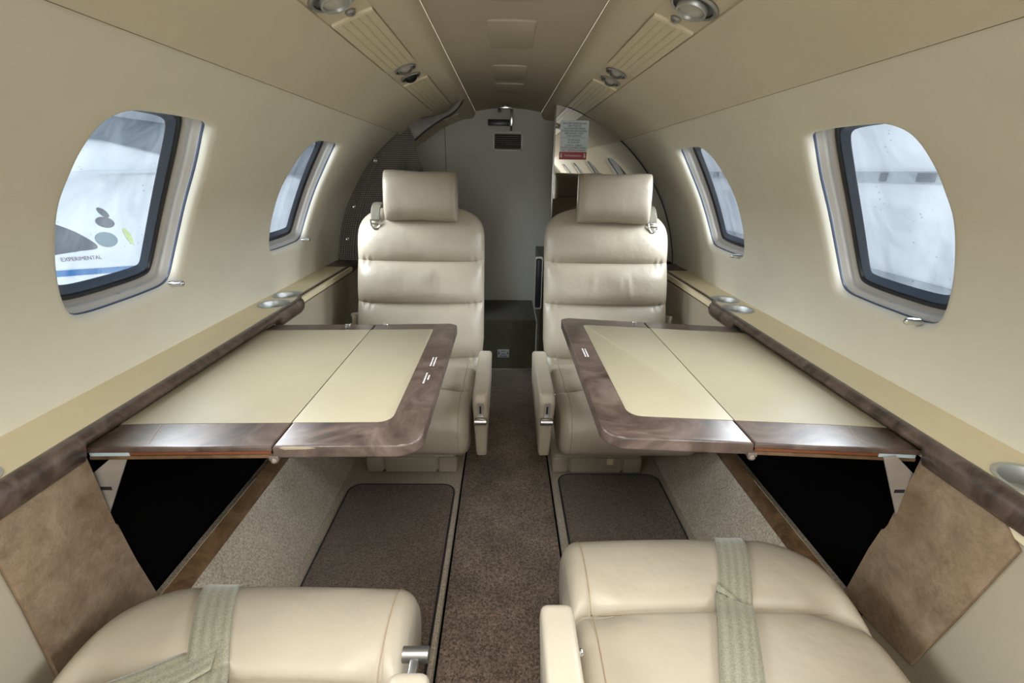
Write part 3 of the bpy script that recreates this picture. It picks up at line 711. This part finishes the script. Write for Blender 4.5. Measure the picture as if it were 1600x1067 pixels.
bm = B(); loft(bm, [[a.lerp(b, k/6)+Vector((0, -.006*sin(pi*k/6), 0)) for k in range(7)] for a, b in zip(up, lo)], closed=False)
st = mesh_thing('curtain_strap', bm, M_STRAP, 'grey velour strap swooping from the curtain top up to the ceiling', 'strap', sharp=180)
so = st.modifiers.new('solid', 'SOLIDIFY'); so.thickness = .003
bm = B(); tube(bm, [p+Vector((0, -.001, -.001)) for p in lo], .0035, 8); obj('black_edge', bm, M_RUBBER, st)
# arch edge strip where the sidewall ends
bm = B(); tube(bm, [cyl(-1, PART-.005, 6+49*k/40, RAD-.003) for k in range(41)], .004, 8); struct('trim_7', bm, M_RUBBER)

# ------------------------------------------------------------------ seats
def cushion_profile(depth=.50, front=0.0):
    # closed (y,z) side profile: front at y=0
    top = [(.50, .355), (.44, .378), (.32, .388), (.24, .391), (.205, .388), (.192, .380), (.1865, .371), (.181, .380), (.168, .390), (.13, .401), (.085, .403), (.045, .395), (.012, .373), (-.009, .332), (-.011, .280), (.002, .235), (.030, .208), (.07, .200), (.16, .200), (.34, .205), (.50, .21)]
    return catmull(top, 4, False)
PROF = cushion_profile()
def cushion_top(y):
    best = None
    for a, b in zip(PROF, PROF[1:]):
        if a.y > .25 and (a.x-y)*(b.x-y) <= 0:
            z = a.y+(b.y-a.y)*((y-a.x)/(b.x-a.x) if abs(b.x-a.x) > 1e-9 else 0); best = z if best is None else max(best, z)
    return best or .38
def make_cushion(w, rcl, rcr):
    """rcl / rcr: plan radius of the front corners at local -x / +x"""
    bm = B(); rings = []; xs = []
    N = 64
    for i in range(N+1):
        u = i/N*2-1; xs.append(w/2*math.copysign(1-(1-abs(u))**1.0, u))
    ex = [.0005, .002, .005, .009, .014, .02, .028]
    xs = sorted(set([round(x, 5) for x in xs if abs(x) < w/2-.03]+[round(sg*(w/2-e), 5) for e in ex for sg in (-1, 1)]))
    for x in xs:
        t = w/2-abs(x); rc = rcl if x < 0 else rcr
        iy = rc-sqrt(max(0, rc*rc-(rc-t)**2)) if t < rc else 0
        rz = .03; dz = rz-sqrt(max(0, rz*rz-(rz-t)**2)) if t < rz else 0
        e = x/(w/2)
        ring = []
        for p in PROF:
            y, z = p.x, p.y
            k = max(0, 1-y/.42)
            y2 = y+iy*k
            crown = -.010*e*e if z > .33 else 0
            # pulled-in crease ends
            cz = 0
            if z > .36 and abs(y-.187) < .06 and t < .10:
                cz = -.010*math.exp(-((y-.187)/.028)**2)*math.exp(-((t-.045)/.03)**2)
            if z > .36 and abs(y-.20) < .1:
                cz += -.003*math.exp(-((y-.198-.25*(t-.09))/.010)**2)*math.exp(-((t-.09)/.05)**2)
            z2 = .295+(z-.295)*(1-dz/.1) + crown + cz
            ring.append((x, y2, z2))
        rings.append(ring)
    loft(bm, rings)
    return bm, xs
def seat_line(x, w, rcl, rcr, lift=.0006):
    t = w/2-abs(x); rc = rcl if x < 0 else rcr
    iy = rc-sqrt(max(0, rc*rc-(rc-t)**2)) if t < rc else 0
    e = x/(w/2); out = []
    for p in PROF:
        if p.y < .23: break
        k = max(0, 1-p.x/.42); crown = -.010*e*e if p.y > .33 else 0
        out.append((x, p.x+iy*k-(lift if p.y < .34 else 0), p.y+crown+lift))
    return out
def make_backrest(W_, seed):
    # local: z 0.33..0.98 over the seat root; front faces -y
    rnd = random.Random(seed); bm = B(); rings = []
    seams = [.30, .385, .602, .768, .985]
    NZ = 140; NP = 220
    wr = [(rnd.uniform(-.07, .09), rnd.uniform(.006, .011), rnd.uniform(.003, .006), rnd.uniform(-.25, .25)) for _ in range(6)]
    for i in range(NZ+1):
        z = .30+(.982-.30)*i/NZ
        yb = .515+(z-.39)*.33
        u = max(0, (z-.81)/.175); w = W_/2*max(.02, (1-min(1, u)**4))**.40
        if z < .45: w *= 1-.05*((.45-z)/.15)
        dsc = max(.04, 1-u**3.5)
        k = max(j for j in range(4) if z >= seams[j]-1e-9); zc = (seams[k]+seams[k+1])/2; h = (seams[k+1]-seams[k])/2
        q = min(1, abs((z-zc)/h)); bul = .036*(1-q**2.6)**.75
        ring = []
        for n in range(NP):
            a = 2*pi*n/NP; c, s_ = cos(a), sin(a)
            ex = 2/3.6
            x = w*math.copysign(abs(c)**ex, c)
            if s_ <= 0:
                d = (.052+bul)*dsc; y = -d*abs(s_)**(ex*1.15)
                e = x/max(w, .01)
                if k == 2:
                    for (wx_, ww, wa, sl) in wr: y -= wa*math.exp(-((x-wx_-sl*(z-zc))/ww)**2)*max(0, 1-((z-zc-.005)/(h*.8))**2)
                # gathers at the ends of the seams
                if q > .75 and abs(e) > .72: y += .006*(q-.75)/.25*sin((abs(e)-.72)*60)*.5
            else: y = .055*dsc*abs(s_)**ex
            ring.append((x, yb+y, z))
        rings.append(ring)
    loft(bm, rings)
    return bm
def pillow(w, h, d, n1=3.4):
    bm = B(); rings = []; NX, NP = 44, 56
    for i in range(NX+1):
        u = (i/NX*2-1); u = math.copysign(1-(1-abs(u))**1.8, u); x = w/2*u
        k = max(.0, 1-abs(u)**9)**.22
        ring = []
        for n in range(NP):
            a = 2*pi*n/NP; c, s_ = cos(a), sin(a)
            pz = h/2*math.copysign(abs(s_)**(2/3.0), s_); py = d/2*math.copysign(abs(c)**(2/1.95), c)
            kz = .90+.10*k; ky = .12+.88*k
            pz *= kz*(1-.05*(1-abs(u)))     # corners stand out a little
            ring.append((x, py*ky, pz))
        rings.append(ring)
    loft(bm, rings)
    return bm
def band(bm, pts, w, dirx, th=.0018, uvscale=1.0, cut0=0, cut1=0):
    """flat webbing along pts; w wide across dirx; cut0 slants the first end"""
    uvl = bm.loops.layers.uv.verify(); d = Vector(dirx).normalized(); NW = 8
    pts = [Vector(p) for p in pts]; n = len(pts); cum = [0]
    for p, q in zip(pts, pts[1:]): cum.append(cum[-1]+(q-p).length)
    def at(sv):
        for i in range(n-1):
            if sv <= cum[i+1] or i == n-2:
                f = (sv-cum[i])/max(1e-9, cum[i+1]-cum[i]); tdir = (pts[min(i+2, n-1)]-pts[max(0, i-1)]).normalized()
                return pts[i].lerp(pts[i+1], f), (d-tdir*d.dot(tdir)).normalized()
    rows = []; m = 3*n
    for i in range(m):
        row = []
        for k in range(NW+1):
            u = k/NW-.5; c0 = (u+.5)*cut0*w if cut0 >= 0 else (u-.5)*cut0*w
            sv = c0+(cum[-1]-c0)*i/(m-1); p, dd = at(sv)
            row.append((p+dd*u*w, u+.5, sv))
        rows.append(row)
    n = m
    top = [[bm.verts.new(c[0]) for c in r] for r in rows]
    for i in range(n-1):
        for k in range(NW):
            f = bm.faces.new((top[i][k], top[i][k+1], top[i+1][k+1], top[i+1][k]))
            for l, (a, b) in zip(f.loops, ((i, k), (i, k+1), (i+1, k+1), (i+1, k))): l[uvl].uv = (rows[a][b][1], rows[a][b][2])
def webbing_obj(name, pts, w, dirx, parent, mat=None, th=.002, **k):
    bm = B(); band(bm, pts, w, dirx, **k)
    bmesh.ops.remove_doubles(bm, verts=bm.verts, dist=2e-5); bmesh.ops.dissolve_degenerate(bm, dist=1e-5, edges=bm.edges)
    o = obj(name, bm, mat or M_WEB, parent, local=True, sharp=180)
    m = o.modifiers.new('solid', 'SOLIDIFY'); m.thickness = th; m.offset = 1
    return o
def make_armrest(parent, x, w, y0, y1, ztop, zbot, lever, lever_high=False):
    # rounded slab, front at y0, back at y1
    pr = round_poly([(y0, zbot), (y0+.10, zbot-.01), (y1-.02, ztop-.20), (y1, ztop-.03), (y0+.02, ztop), (y0-.008, ztop-.02)], [.012, .03, .03, .022, .02, .02], 5)
    pr = round_poly([(y0+.035, zbot), (y0+.11, zbot), (y1, ztop-.16), (y1, ztop-.022), (y1-.05, ztop-.004), (y0+.004, ztop-.002), (y0-.010, ztop-.030)], [.01, .03, .03, .015, .03, .018, .03], 5)
    bm = B(); rings = []
    cy = sum(p.x for p in pr)/len(pr); cz = sum(p.y for p in pr)/len(pr)
    off = {0: 0}
    for t, ins in ((0, .011), (.0015, .006), (.004, .0028), (.008, .0008), (.013, 0), (w-.013, 0), (w-.008, .0008), (w-.004, .0028), (w-.0015, .006), (w, .011)):
        lp = offset_loop(pr, -ins) if ins else pr
        # slab narrows towards its lower front
        rings.append([(x-w/2+w*.5+(t-w*.5)*(1-.30*max(0, min(1, (ztop-.10-p.y)/.16))), p.x, p.y) for p in lp])
    loft(bm, rings)
    a = obj('armrest', bm, M_LEATH, parent, local=True, sharp=60)
    if lever:
        yf = lambda z: y0-.010+(ztop-.03-z)/(ztop-.03-zbot)*.045
        bm = B(); z1, z2 = ztop-.030, ztop-.085
        prism(bm, [(yf(z1)-.003, z1), (yf(z2)-.003, z2), (yf(z2)+.004, z2), (yf(z1)+.004, z1)], 'x', x-.0095, x+.0095, .001); sl = obj('slot_plate', bm, M_STEEL, a, local=True)
        bm = B(); zz1, zz2 = ztop-.040, ztop-.070; prism(bm, [(yf(zz1)-.0036, zz1), (yf(zz2)-.0036, zz2), (yf(zz2)-.001, zz2), (yf(zz1)-.001, zz1)], 'x', x-.0028, x+.0028); obj('slot', bm, M_RUBBER, a, local=True, smooth=False)
        zl, lo_ = (ztop-.098, .010) if not lever_high else (ztop-.030, .030)
        bm = B(); tube(bm, [(x-.020, yf(zl)-lo_, zl), (x-.019, yf(zl)-lo_, zl), (x+.019, yf(zl)-lo_, zl), (x+.020, yf(zl)-lo_, zl)], .011, 20, radii=[.0095, .011, .011, .0095]); 
        if lever_high: box(bm, (x-.006, yf(zl)-lo_, zl-.006), (x+.006, yf(zl)+.004, zl+.004), .001)
        obj('recline_lever', bm, M_BRUSH, a, local=True)
    return a
def make_seat(label, loc, rot, w, inboard, base_dx, back, arm, rcs, head_yaw=0, head_tilt=0, belt_side=0):
    t = thing('aircraft_seat', label, 'seat', loc, rot, group=None)
    # base
    bm = B()
    for a, b in ((-.178, -.112), (-.108, .098), (.102, .178)): box(bm, (base_dx+a, .205, 0), (base_dx+b, .50, .075), .012, 3)
    box(bm, (base_dx-.17, .212, .01), (base_dx+.17, .49, .085), .01, 3)
    obj('base', bm, M_LEATH, t, local=True)
    bm = B(); box(bm, (base_dx-.14, .235, .08), (base_dx+.14, .47, .21), .015, 3); obj('pedestal', bm, M_LEATH, t, local=True)
    bm, xs = make_cushion(w, *rcs); cu = obj('seat_cushion', bm, M_LEATH, t, local=True, sharp=180)
    for sx in (-1, 1):
        if rcs[0 if sx < 0 else 1] > .06: continue
        bm = B(); ln = seat_line(sx*(w/2-.036), w, *rcs)
        tube(bm, ln, .0011, 6); obj('seam_stitching', bm, M_STITCH, cu, local=True)
    bm = B(); tube(bm, [(x, .1868, .3722-.010*(x/(w/2))**2) for x in [(-w/2+.05)+(w-.10)*k/30 for k in range(31)]], .0012, 6); obj('seam_stitching', bm, M_STITCH, cu, local=True)
    if back:
        bm = make_backrest(back, 3 if loc[0] < 0 else 5); br = obj('backrest', bm, M_LEATH, t, local=True, sharp=60)
        bm = pillow(.292, .198, .125)
        bmesh.ops.rotate(bm, verts=bm.verts, cent=(0, 0, 0), matrix=Matrix.Rotation(head_tilt, 3, 'Y') @ Matrix.Rotation(head_yaw, 3, 'Z') @ Matrix.Rotation(radians(-6), 3, 'X'))
        bmesh.ops.translate(bm, verts=bm.verts, vec=(.012, .632, 1.022))
        obj('headrest', bm, M_LEATH, t, local=True, sharp=80)
        # shoulder strap with triangular buckle beside the headrest
        bx = belt_side*.178
        sp = [(bx-belt_side*.008, .74, .955), (bx-belt_side*.006, .70, .99), (bx-belt_side*.003, .655, .985), (bx, .63, .955), (bx+.002, .622, .925)]
        hs = webbing_obj('shoulder_strap', catmull(sp, 4, False), .038, (1, 0, 0), t, mat=M_STRAP2)
        bm = B(); c = Vector((bx+.002, .612, .918))
        tri = [c+Vector((-.020, 0, .010)), c+Vector((.020, 0, .010)), c+Vector((.016, -.004, -.010)), c+Vector((.006, -.008, -.024)), c+Vector((-.006, -.008, -.024)), c+Vector((-.016, -.004, -.010))]
        tube(bm, tri+[tri[0]], .0034, 8); tube(bm, [c+Vector((-.018, -.003, -.004)), c+Vector((.018, -.003, -.004))], .0034, 8)
        obj('buckle', bm, M_CHROME, hs, local=True)
        # crumpled lap belt tucked into the gap
        bm = B()
        ib = inboard
        pts = [(ib*(w/2-.135+.13*k/14), .486-.014*sin(k*.9), .405+.016*sin(k*1.3)+.006*sin(k*2.9)) for k in range(15)]
        webbing_obj('lap_belt', pts, .045, (0, .5, 1), t)
        # soft side flap outboard
        ob = -inboard
        bm = B(); rings = []
        for k in range(9):
            z = .40+.145*k/8; wob = .006*sin(k*1.7)
            x0_ = ob*(back/2-.005); x1_ = ob*(back/2+.035-.0035*abs(k-6)+wob)
            rings.append([(x0_, .545, z), (x1_-ob*.01, .535+wob, z+.01*(k/8)), (x1_, .55, z), (x1_-ob*.008, .58, z), (x0_, .60, z)])
        loft(bm, rings); obj('side_flap', bm, M_LEATH, t, local=True, sharp=70)
    ax, aw, ay0, ay1, az, ab = arm
    make_armrest(t, ax, aw, ay0, ay1, az, ab, True, lever_high=(not back and loc[0] < 0))
    return t
FAR_L = (-.352, 1.30, .03); FAR_R = (.428, 1.30, .03)
s1 = make_seat('cream leather seat with headrest in front of the dark knit curtain', FAR_L, 0, .478, 1, -.006, .530, (.279, .050, -.022, .395, .470, .215), (.04, .04), 0, radians(.8), -1)
s2 = make_seat('cream leather seat with headrest in front of the arched mirror', FAR_R, 0, .478, -1, -.056, .522, (-.290, .052, -.022, .395, .470, .215), (.04, .04), radians(-5), radians(-.5), 1)
s3 = make_seat('cream seat cushion with one plain belt, below the table on the curtain side', (-.425, .667, .03), pi, .535, 0, 0, 0, (-.297, .056, .230, .60, .470, .215), (.035, .11))
s4 = make_seat('cream seat cushion with clear cross crease and an overlapped belt, mirror side', (.392, .787, .03), pi, .530, 0, 0, 0, (.303, .053, .243, .60, .470, .215), (.11, .035))
# label plate on the base of the mirror-side seat
bm = B(); box(bm, (-.020, .2035, .045), (.005, .2055, .072), .001); obj('base_label', bm, M_LEDGE, s2, local=True)
bm = B()
for z, a, b in ((.036, -.034, .018), (.030, -.022, .010)): box(bm, (a, .2045, z-.001), (b, .2053, z+.001))
obj('base_print', bm, M_STITCH, s2, local=True, smooth=False)
# side screw on the armrest side of the two seats with exposed hinge
for st_, sx, yy in ((s2, -.262, .045), (s4, .272, .30)):
    bm = B(); lathe(bm, [(.006, 0), (.006, .003), (.004, .006), (0, .007)], (sx, yy, .43), (1 if sx < 0 else -1, 0, 0), 14); obj('hinge_stud', bm, M_CHROME, st_, local=True)
def belt_on(seat, xs, ys, w, lift, name, cut0=0, cut1=0):
    pts = []
    for x, y in zip(xs, ys):
        pts.append(Vector((x, y, cushion_top(max(y, .03))+lift)))
    return webbing_obj(name, pts, w, (1, 0, 0), seat, cut0=cut0, cut1=cut1)
# near seats: webbing lying over the cushion and round its front (local x is mirrored by the half turn)
def front_wrap(x, lift=.002):
    return [(x, p.x-(lift if p.y < .36 else 0), p.y+lift) for p in PROF if p.x < .60 and p.y > .23]
def lay(seat, name, x_front, x_back, w, y_from, y_to, lift, cut0=0, wrap=True):
    pts = []
    src = [p for p in PROF if p.y > .235]
    src = src[::-1]           # from under the front, over the top, backwards
    for p in src:
        y = p.x
        if p.y < .34 and not wrap: continue
        if p.y > .34 and (y < y_from or y > y_to): continue
        f = min(1, max(0, (y-.0)/.35)); x = x_front+(x_back-x_front)*f
        nz = 1 if p.y > .37 else .4
        zz = p.y if abs(y-.187) > .02 else max(p.y, .386)
        pts.append((x, y-(lift if p.y < .38 else 0)*(1-nz*.5), zz-.010*(x/.265)**2+lift*nz))
    return webbing_obj(name, pts, w, (1, 0, 0), seat, cut0=cut0)
lay(s4, 'lap_belt', -.104, .028, .058, 0, .48, .0025)
lay(s4, 'lap_belt', -.102, .036, .061, .160, .48, .0085, cut0=-.45, wrap=False)
lay(s3, 'lap_belt', .108, -.045, .060, 0, .48, .0025)
webbing_obj('lap_belt', [(.020+.34*k/8-.0, .150+.20*k/8, cushion_top(.15+.2*k/8)+.006-.008*(k/8)**2) for k in range(9)], .058, (.5, -.86, 0), s3, cut0=-.3)

# ------------------------------------------------------------------ tables
def ztilt(s, x):   # rises slightly towards the aisle
    xa, xw = (-.150, -.745) if s < 0 else (.183, .772)
    za, zw = (.690, .680) if s < 0 else (.706, .680)
    return zw+(za-zw)*(x-xw)/(xa-xw)
def slab(poly, s, dz0, dz1, bev):
    bm = B(); prism(bm, poly, 'z', dz0, dz1, bev, 3)
    for v in bm.verts: v.co.z += ztilt(s, v.co.x)
    return bm
TB = {-1: dict(xa=-.150, xw=-.742, hx=-.4125, y0=.700, y1=1.395, ix=-.219, iy0=.781, iy1=1.337),
      1: dict(xa=.184, xw=.769, hx=.4585, y0=.706, y1=1.418, ix=.247, iy0=.786, iy1=1.353)}
for s in (-1, 1):
    d = TB[s]; y0, y1 = d['y0'], d['y1']
    t = thing('folding_table', 'fold-out table with dark wood border and cream leather top on the %s' % SD[s], 'table', (CX+s*.45, (y0+y1)/2, .65))
    g = .0012; TH = .026
    # aisle leaf
    rp = round_poly([(d['hx']-s*g, y0), (d['xa'], y0), (d['xa'], y1), (d['hx']-s*g, y1)], [0, .040, .022, 0], 8)
    bm = slab(rp, s, -TH, 0, .005); lf = obj('aisle_leaf', bm, M_WOOD, t, sharp=50)
    rp = round_poly([(d['hx']-s*g, d['iy0']), (d['ix'], d['iy0']), (d['ix'], d['iy1']), (d['hx']-s*g, d['iy1'])], [0, .028, .010, 0], 6)
    bm = slab(rp, s, -.001, .0009, .0004); obj('leather_inset', bm, M_INSET, lf, sharp=50)
    # wall leaf
    rp = [(d['hx']+s*g, y0), (d['xw'], y0), (d['xw'], y1), (d['hx']+s*g, y1)]
    bm = slab(rp, s, -.012, 0, .0035); wl = obj('wall_leaf', bm, M_WOOD, t, sharp=50)
    rp = [(d['hx']+s*g, d['iy0']), (d['xw'], d['iy0']), (d['xw'], d['iy1']), (d['hx']+s*g, d['iy1'])]
    bm = slab(rp, s, -.001, .0009, .0004); obj('leather_inset', bm, M_INSET, wl, sharp=50)
    # rails and core under the wall leaf
    hx2 = d['hx']+s*.006
    rp = [(hx2, y0+.005), (d['xw']-s*.07, y0+.005), (d['xw']-s*.07, y1-.005), (hx2, y1-.005)]
    bm = slab(rp, s, -.020, -.0121, .001); obj('red_brown_core', bm, M_COPPER, t)
    rp = [(d['xw']-s*.0705, y0+.004), (d['xw'], y0+.004), (d['xw'], y1-.005), (d['xw']-s*.0705, y1-.005)]
    bm = slab(rp, s, -.022, -.0121, .001); obj('pale_end_block', bm, M_PALE, t)
    rp = [(hx2, y0+.002), (d['xw'], y0+.002), (d['xw'], y1-.004), (hx2, y1-.004)]
    bm = slab(rp, s, -.0265, -.0202, .001); obj('lower_skin', bm, M_SILL, t)
    # scuffed seam line on the wood of the wall leaf
    bm = B(); xx = d['xw']-s*.085
    pp = [(xx-s*.030*0, y0+.010), (xx, y0+.011), (xx+s*.002, d['iy0']-.003), (xx+s*.0006, d['iy0']-.003)]
    bm2 = B(); tube(bm2, [(xx-s*.02, y0+.012, ztilt(s, xx)+.0002), (xx+s*.004, d['iy0']-.004, ztilt(s, xx)+.0002)], .0007, 6); obj('pale_scratch', bm2, M_LINE, wl)
    # hinge block at the near end of the leaf joint
    hz = ztilt(s, d['hx']); bm = B()
    lathe(bm, [(.006, 0), (.007, .003), (.007, .008), (.004, .011)], (d['hx'], y0+.004, hz-.026), (0, -.35, -1), 14)
    box(bm, (d['hx']-.009, y0-.002, hz-.030), (d['hx']+.009, y0+.03, hz-.020), .002); obj('hinge', bm, M_HINGE, t)
    # far edge catches
    for xc, mm in ((d['hx']+.035 if s < 0 else d['hx']-.035, M_CHROME), (d['hx']-.085 if s < 0 else None, M_CHROME)):
        if xc is None: continue
        bm = B(); zc_ = ztilt(s, xc); box(bm, (xc-.008, y1-.014, zc_-.002), (xc+.008, y1-.003, zc_+.004), .0015); obj('edge_catch', bm, mm, t)
    # folding support arm: bent sheet-metal plate at the near corner
    if s < 0: pl = [(-.707, .660), (-.681, .657), (-.755, .520), (-.768, .612)]
    else: pl = [(.706, .668), (.729, .671), (.790, .618), (.776, .525)]
    bm = B(); prism(bm, [(a, b-.004) for a, b in pl], 'y', .7065, .7095, .0005); arm_ = obj('support_arm', bm, M_STEEL, t, smooth=False)
    sx_ = CX+s*.7475
    bm = B(); box(bm, (sx_-.012, .7058, .5845), (sx_+.008, .7064, .592), .0002); obj('arm_slot', bm, M_RUBBER, arm_, smooth=False)
    # worn white marks
    if s < 0: marks = [((-.185, 1.085), .125*.5, 0), ((-.1775, 1.085), .125*.5, 0), ((-.186, .985), .062, 0), ((-.1785, .988), .03, 0)]
    else: marks = [((.2115, 1.118), .062, 0), ((.2185, 1.118), .062, 0)]
    for (mx, my), L, _ in marks:
        n = int(L/.0065); bm = B()
        for k in range(n):
            yy = my-L/2+k*.0065; z = ztilt(s, mx)
            box(bm, (mx-.0018, yy, z+.0001), (mx+.0018, yy+random.choice((.0045, .0056)), z+.0004))
        obj('worn_print', bm, M_WHITE, lf, smooth=False)
    if s < 0:
        bm = B(); z = ztilt(s, -.37)-.004
        prism(bm, [(-.400, z), (-.392, z+.002), (-.345, z+.0015), (-.335, z), (-.35, z-.002), (-.39, z-.0035)], 'y', y0-.0006, y0+.004); obj('chipped_edge', bm, M_LINE, lf, smooth=False)

# ------------------------------------------------------------------ outside: hangar and parked aircraft
bm = B(); box(bm, (-40, -40, -1.40), (40, 40, -1.30)); struct('ground', bm, M_HFLOOR, smooth=False)
bm = B(); box(bm, (-9.2, -30, -1.3), (-9.0, 40, 7)); struct('wall_hangar_left', bm, M_HWALL2, smooth=False)
bm = B(); box(bm, (6.0, -30, -1.3), (6.2, 40, 7)); struct('wall_hangar_right', bm, M_HWALL, smooth=False)
bm = B(); box(bm, (5.9, -30, 1.08), (6.0, 40, 1.24)); struct('beam_hangar_right', bm, M_HBEAM, smooth=False)
for y in range(-4, 24):
    pass
bm = B()
for k in range(18): box(bm, (5.88, 4.0+k*.85, 1.10), (5.9, 4.0+k*.85+(.30 if k % 2 else .14), 1.22))
struct('trim_8', bm, M_HDARK, smooth=False)
bm = B(); box(bm, (5.9, -30, -.36), (6.0, 40, -.24)); struct('beam_hangar_low', bm, M_HBEAM, smooth=False)
bm = B(); box(bm, (-9.0, -30, 2.2), (-8.9, 40, 2.4)); struct('beam_hangar_left', bm, M_HBEAM, smooth=False)
t = thing('airplane', 'white parked airplane with blue stripe outside the window', 'airplane', (-4.3, 5.0, -1.3))
bm = B(); rings = []
for y, r, zc_ in ((2.2, .10, .05), (2.5, .28, .10), (3.0, .50, .18), (3.5, .64, .24), (4.1, .74, .28), (5.0, .80, .30), (6.5, .80, .30), (9, .75, .33), (12, .35, .5)):
    rings.append([(-4.3+r*cos(2*pi*k/40), y, zc_+r*1.02*sin(2*pi*k/40)) for k in range(40)])
loft(bm, rings); body = obj('fuselage', bm, M_AIRC, t, sharp=180)
def hull(y, z, lift=.004):
    rows = ((2.2, .10, .05), (2.5, .28, .10), (3.0, .50, .18), (3.5, .64, .24), (4.1, .74, .28), (5.0, .80, .30), (6.5, .80, .30), (9, .75, .33), (12, .35, .5))
    for a, b in zip(rows, rows[1:]):
        if a[0] <= y <= b[0]:
            f = (y-a[0])/(b[0]-a[0]); r = a[1]+(b[1]-a[1])*f; zc_ = a[2]+(b[2]-a[2])*f
            q = max(0, 1-((z-zc_)/(r*1.02))**2); return Vector((-4.3+(r+lift)*sqrt(q), y, z))
def hull_patch(name, loop, mat, n=10):
    c = sum((Vector(p) for p in loop), Vector((0, 0)))/len(loop); bm = B()
    rings = [[hull(*(c+(Vector(p)-c)*k)) for p in loop] for k in (1, .75, .5, .25, .02)]
    loft(bm, rings, caps=False); return obj(name, bm, mat, t, sharp=180)
hull_patch('cockpit_window', catmull([(3.30, .50), (3.95, .465), (4.09, .475), (4.05, .56), (3.95, .66), (3.80, .735), (3.30, .80)], 5), M_DKGLASS)
def oval(name, y, z, a, b_, m): hull_patch(name, [Vector((y+a*cos(2*pi*k/24), z+b_*sin(2*pi*k/24))) for k in range(24)], m)
oval('cabin_window', 4.37, .745, .040, .045, M_DKGLASS)
oval('cabin_window', 4.31, .665, .085, .048, M_DKGLASS)
oval('cabin_window', 4.02, .905, .075, .045, M_DKGLASS)
oval('tinted_window', 4.21, .525, .105, .065, M_TEAL)
oval('wing_light', 4.44, .525, .032, .075, M_LIME)
bm = B(); loft(bm, [[hull(y, .32-(y-3.7)*.13+dz, .005) for dz in (.025, 0, -.025)] for y in [2.9+.2*k for k in range(22)]], closed=False); obj('blue_stripe', bm, M_BLUE, t)
ct = hull(3.92, .405, .008); tdir = hull(4.09, .385)-hull(3.75, .425); cn = Vector((ct.x+4.3, 0, (ct.z-.27)/1.04)).normalized()
tx = text('lettering', 'EXPERIMENTAL', .047, ct, tdir, (tdir.cross(Vector((1, 0, 0)))*-1).normalized()*.93+Vector((-.2, 0, 0)), M_TXT, t)
bm = B(); loft(bm, [[(-4.05-.30*k, 4.9+.25*k+c*.5, .92+.05*k+h) for c, h in ((-.5, 0), (0, .06), (.5, 0), (0, -.03))] for k in range(5)]); obj('wing', bm, M_AIRC, t)
bm = B(); rings = []
for y, r in ((4.55, .16), (4.62, .24), (4.9, .30), (5.5, .30), (6.3, .20), (6.8, .08)): rings.append([(-4.5+r*cos(2*pi*k/28), y, 1.12+r*sin(2*pi*k/28)) for k in range(28)])
loft(bm, rings); obj('engine_pod', bm, M_AIRC, t, sharp=180)
bm = B(); tube(bm, [(-4.3, 4.2, -.45), (-4.3, 4.2, -1.1)], .05, 12); lathe(bm, [(.05, -.07), (.2, -.07), (.22, -.04), (.22, .04), (.2, .07), (.05, .07)], (-4.3, 4.2, -1.08), (1, 0, 0), 28); obj('landing_gear', bm, M_DARKMETAL, t)
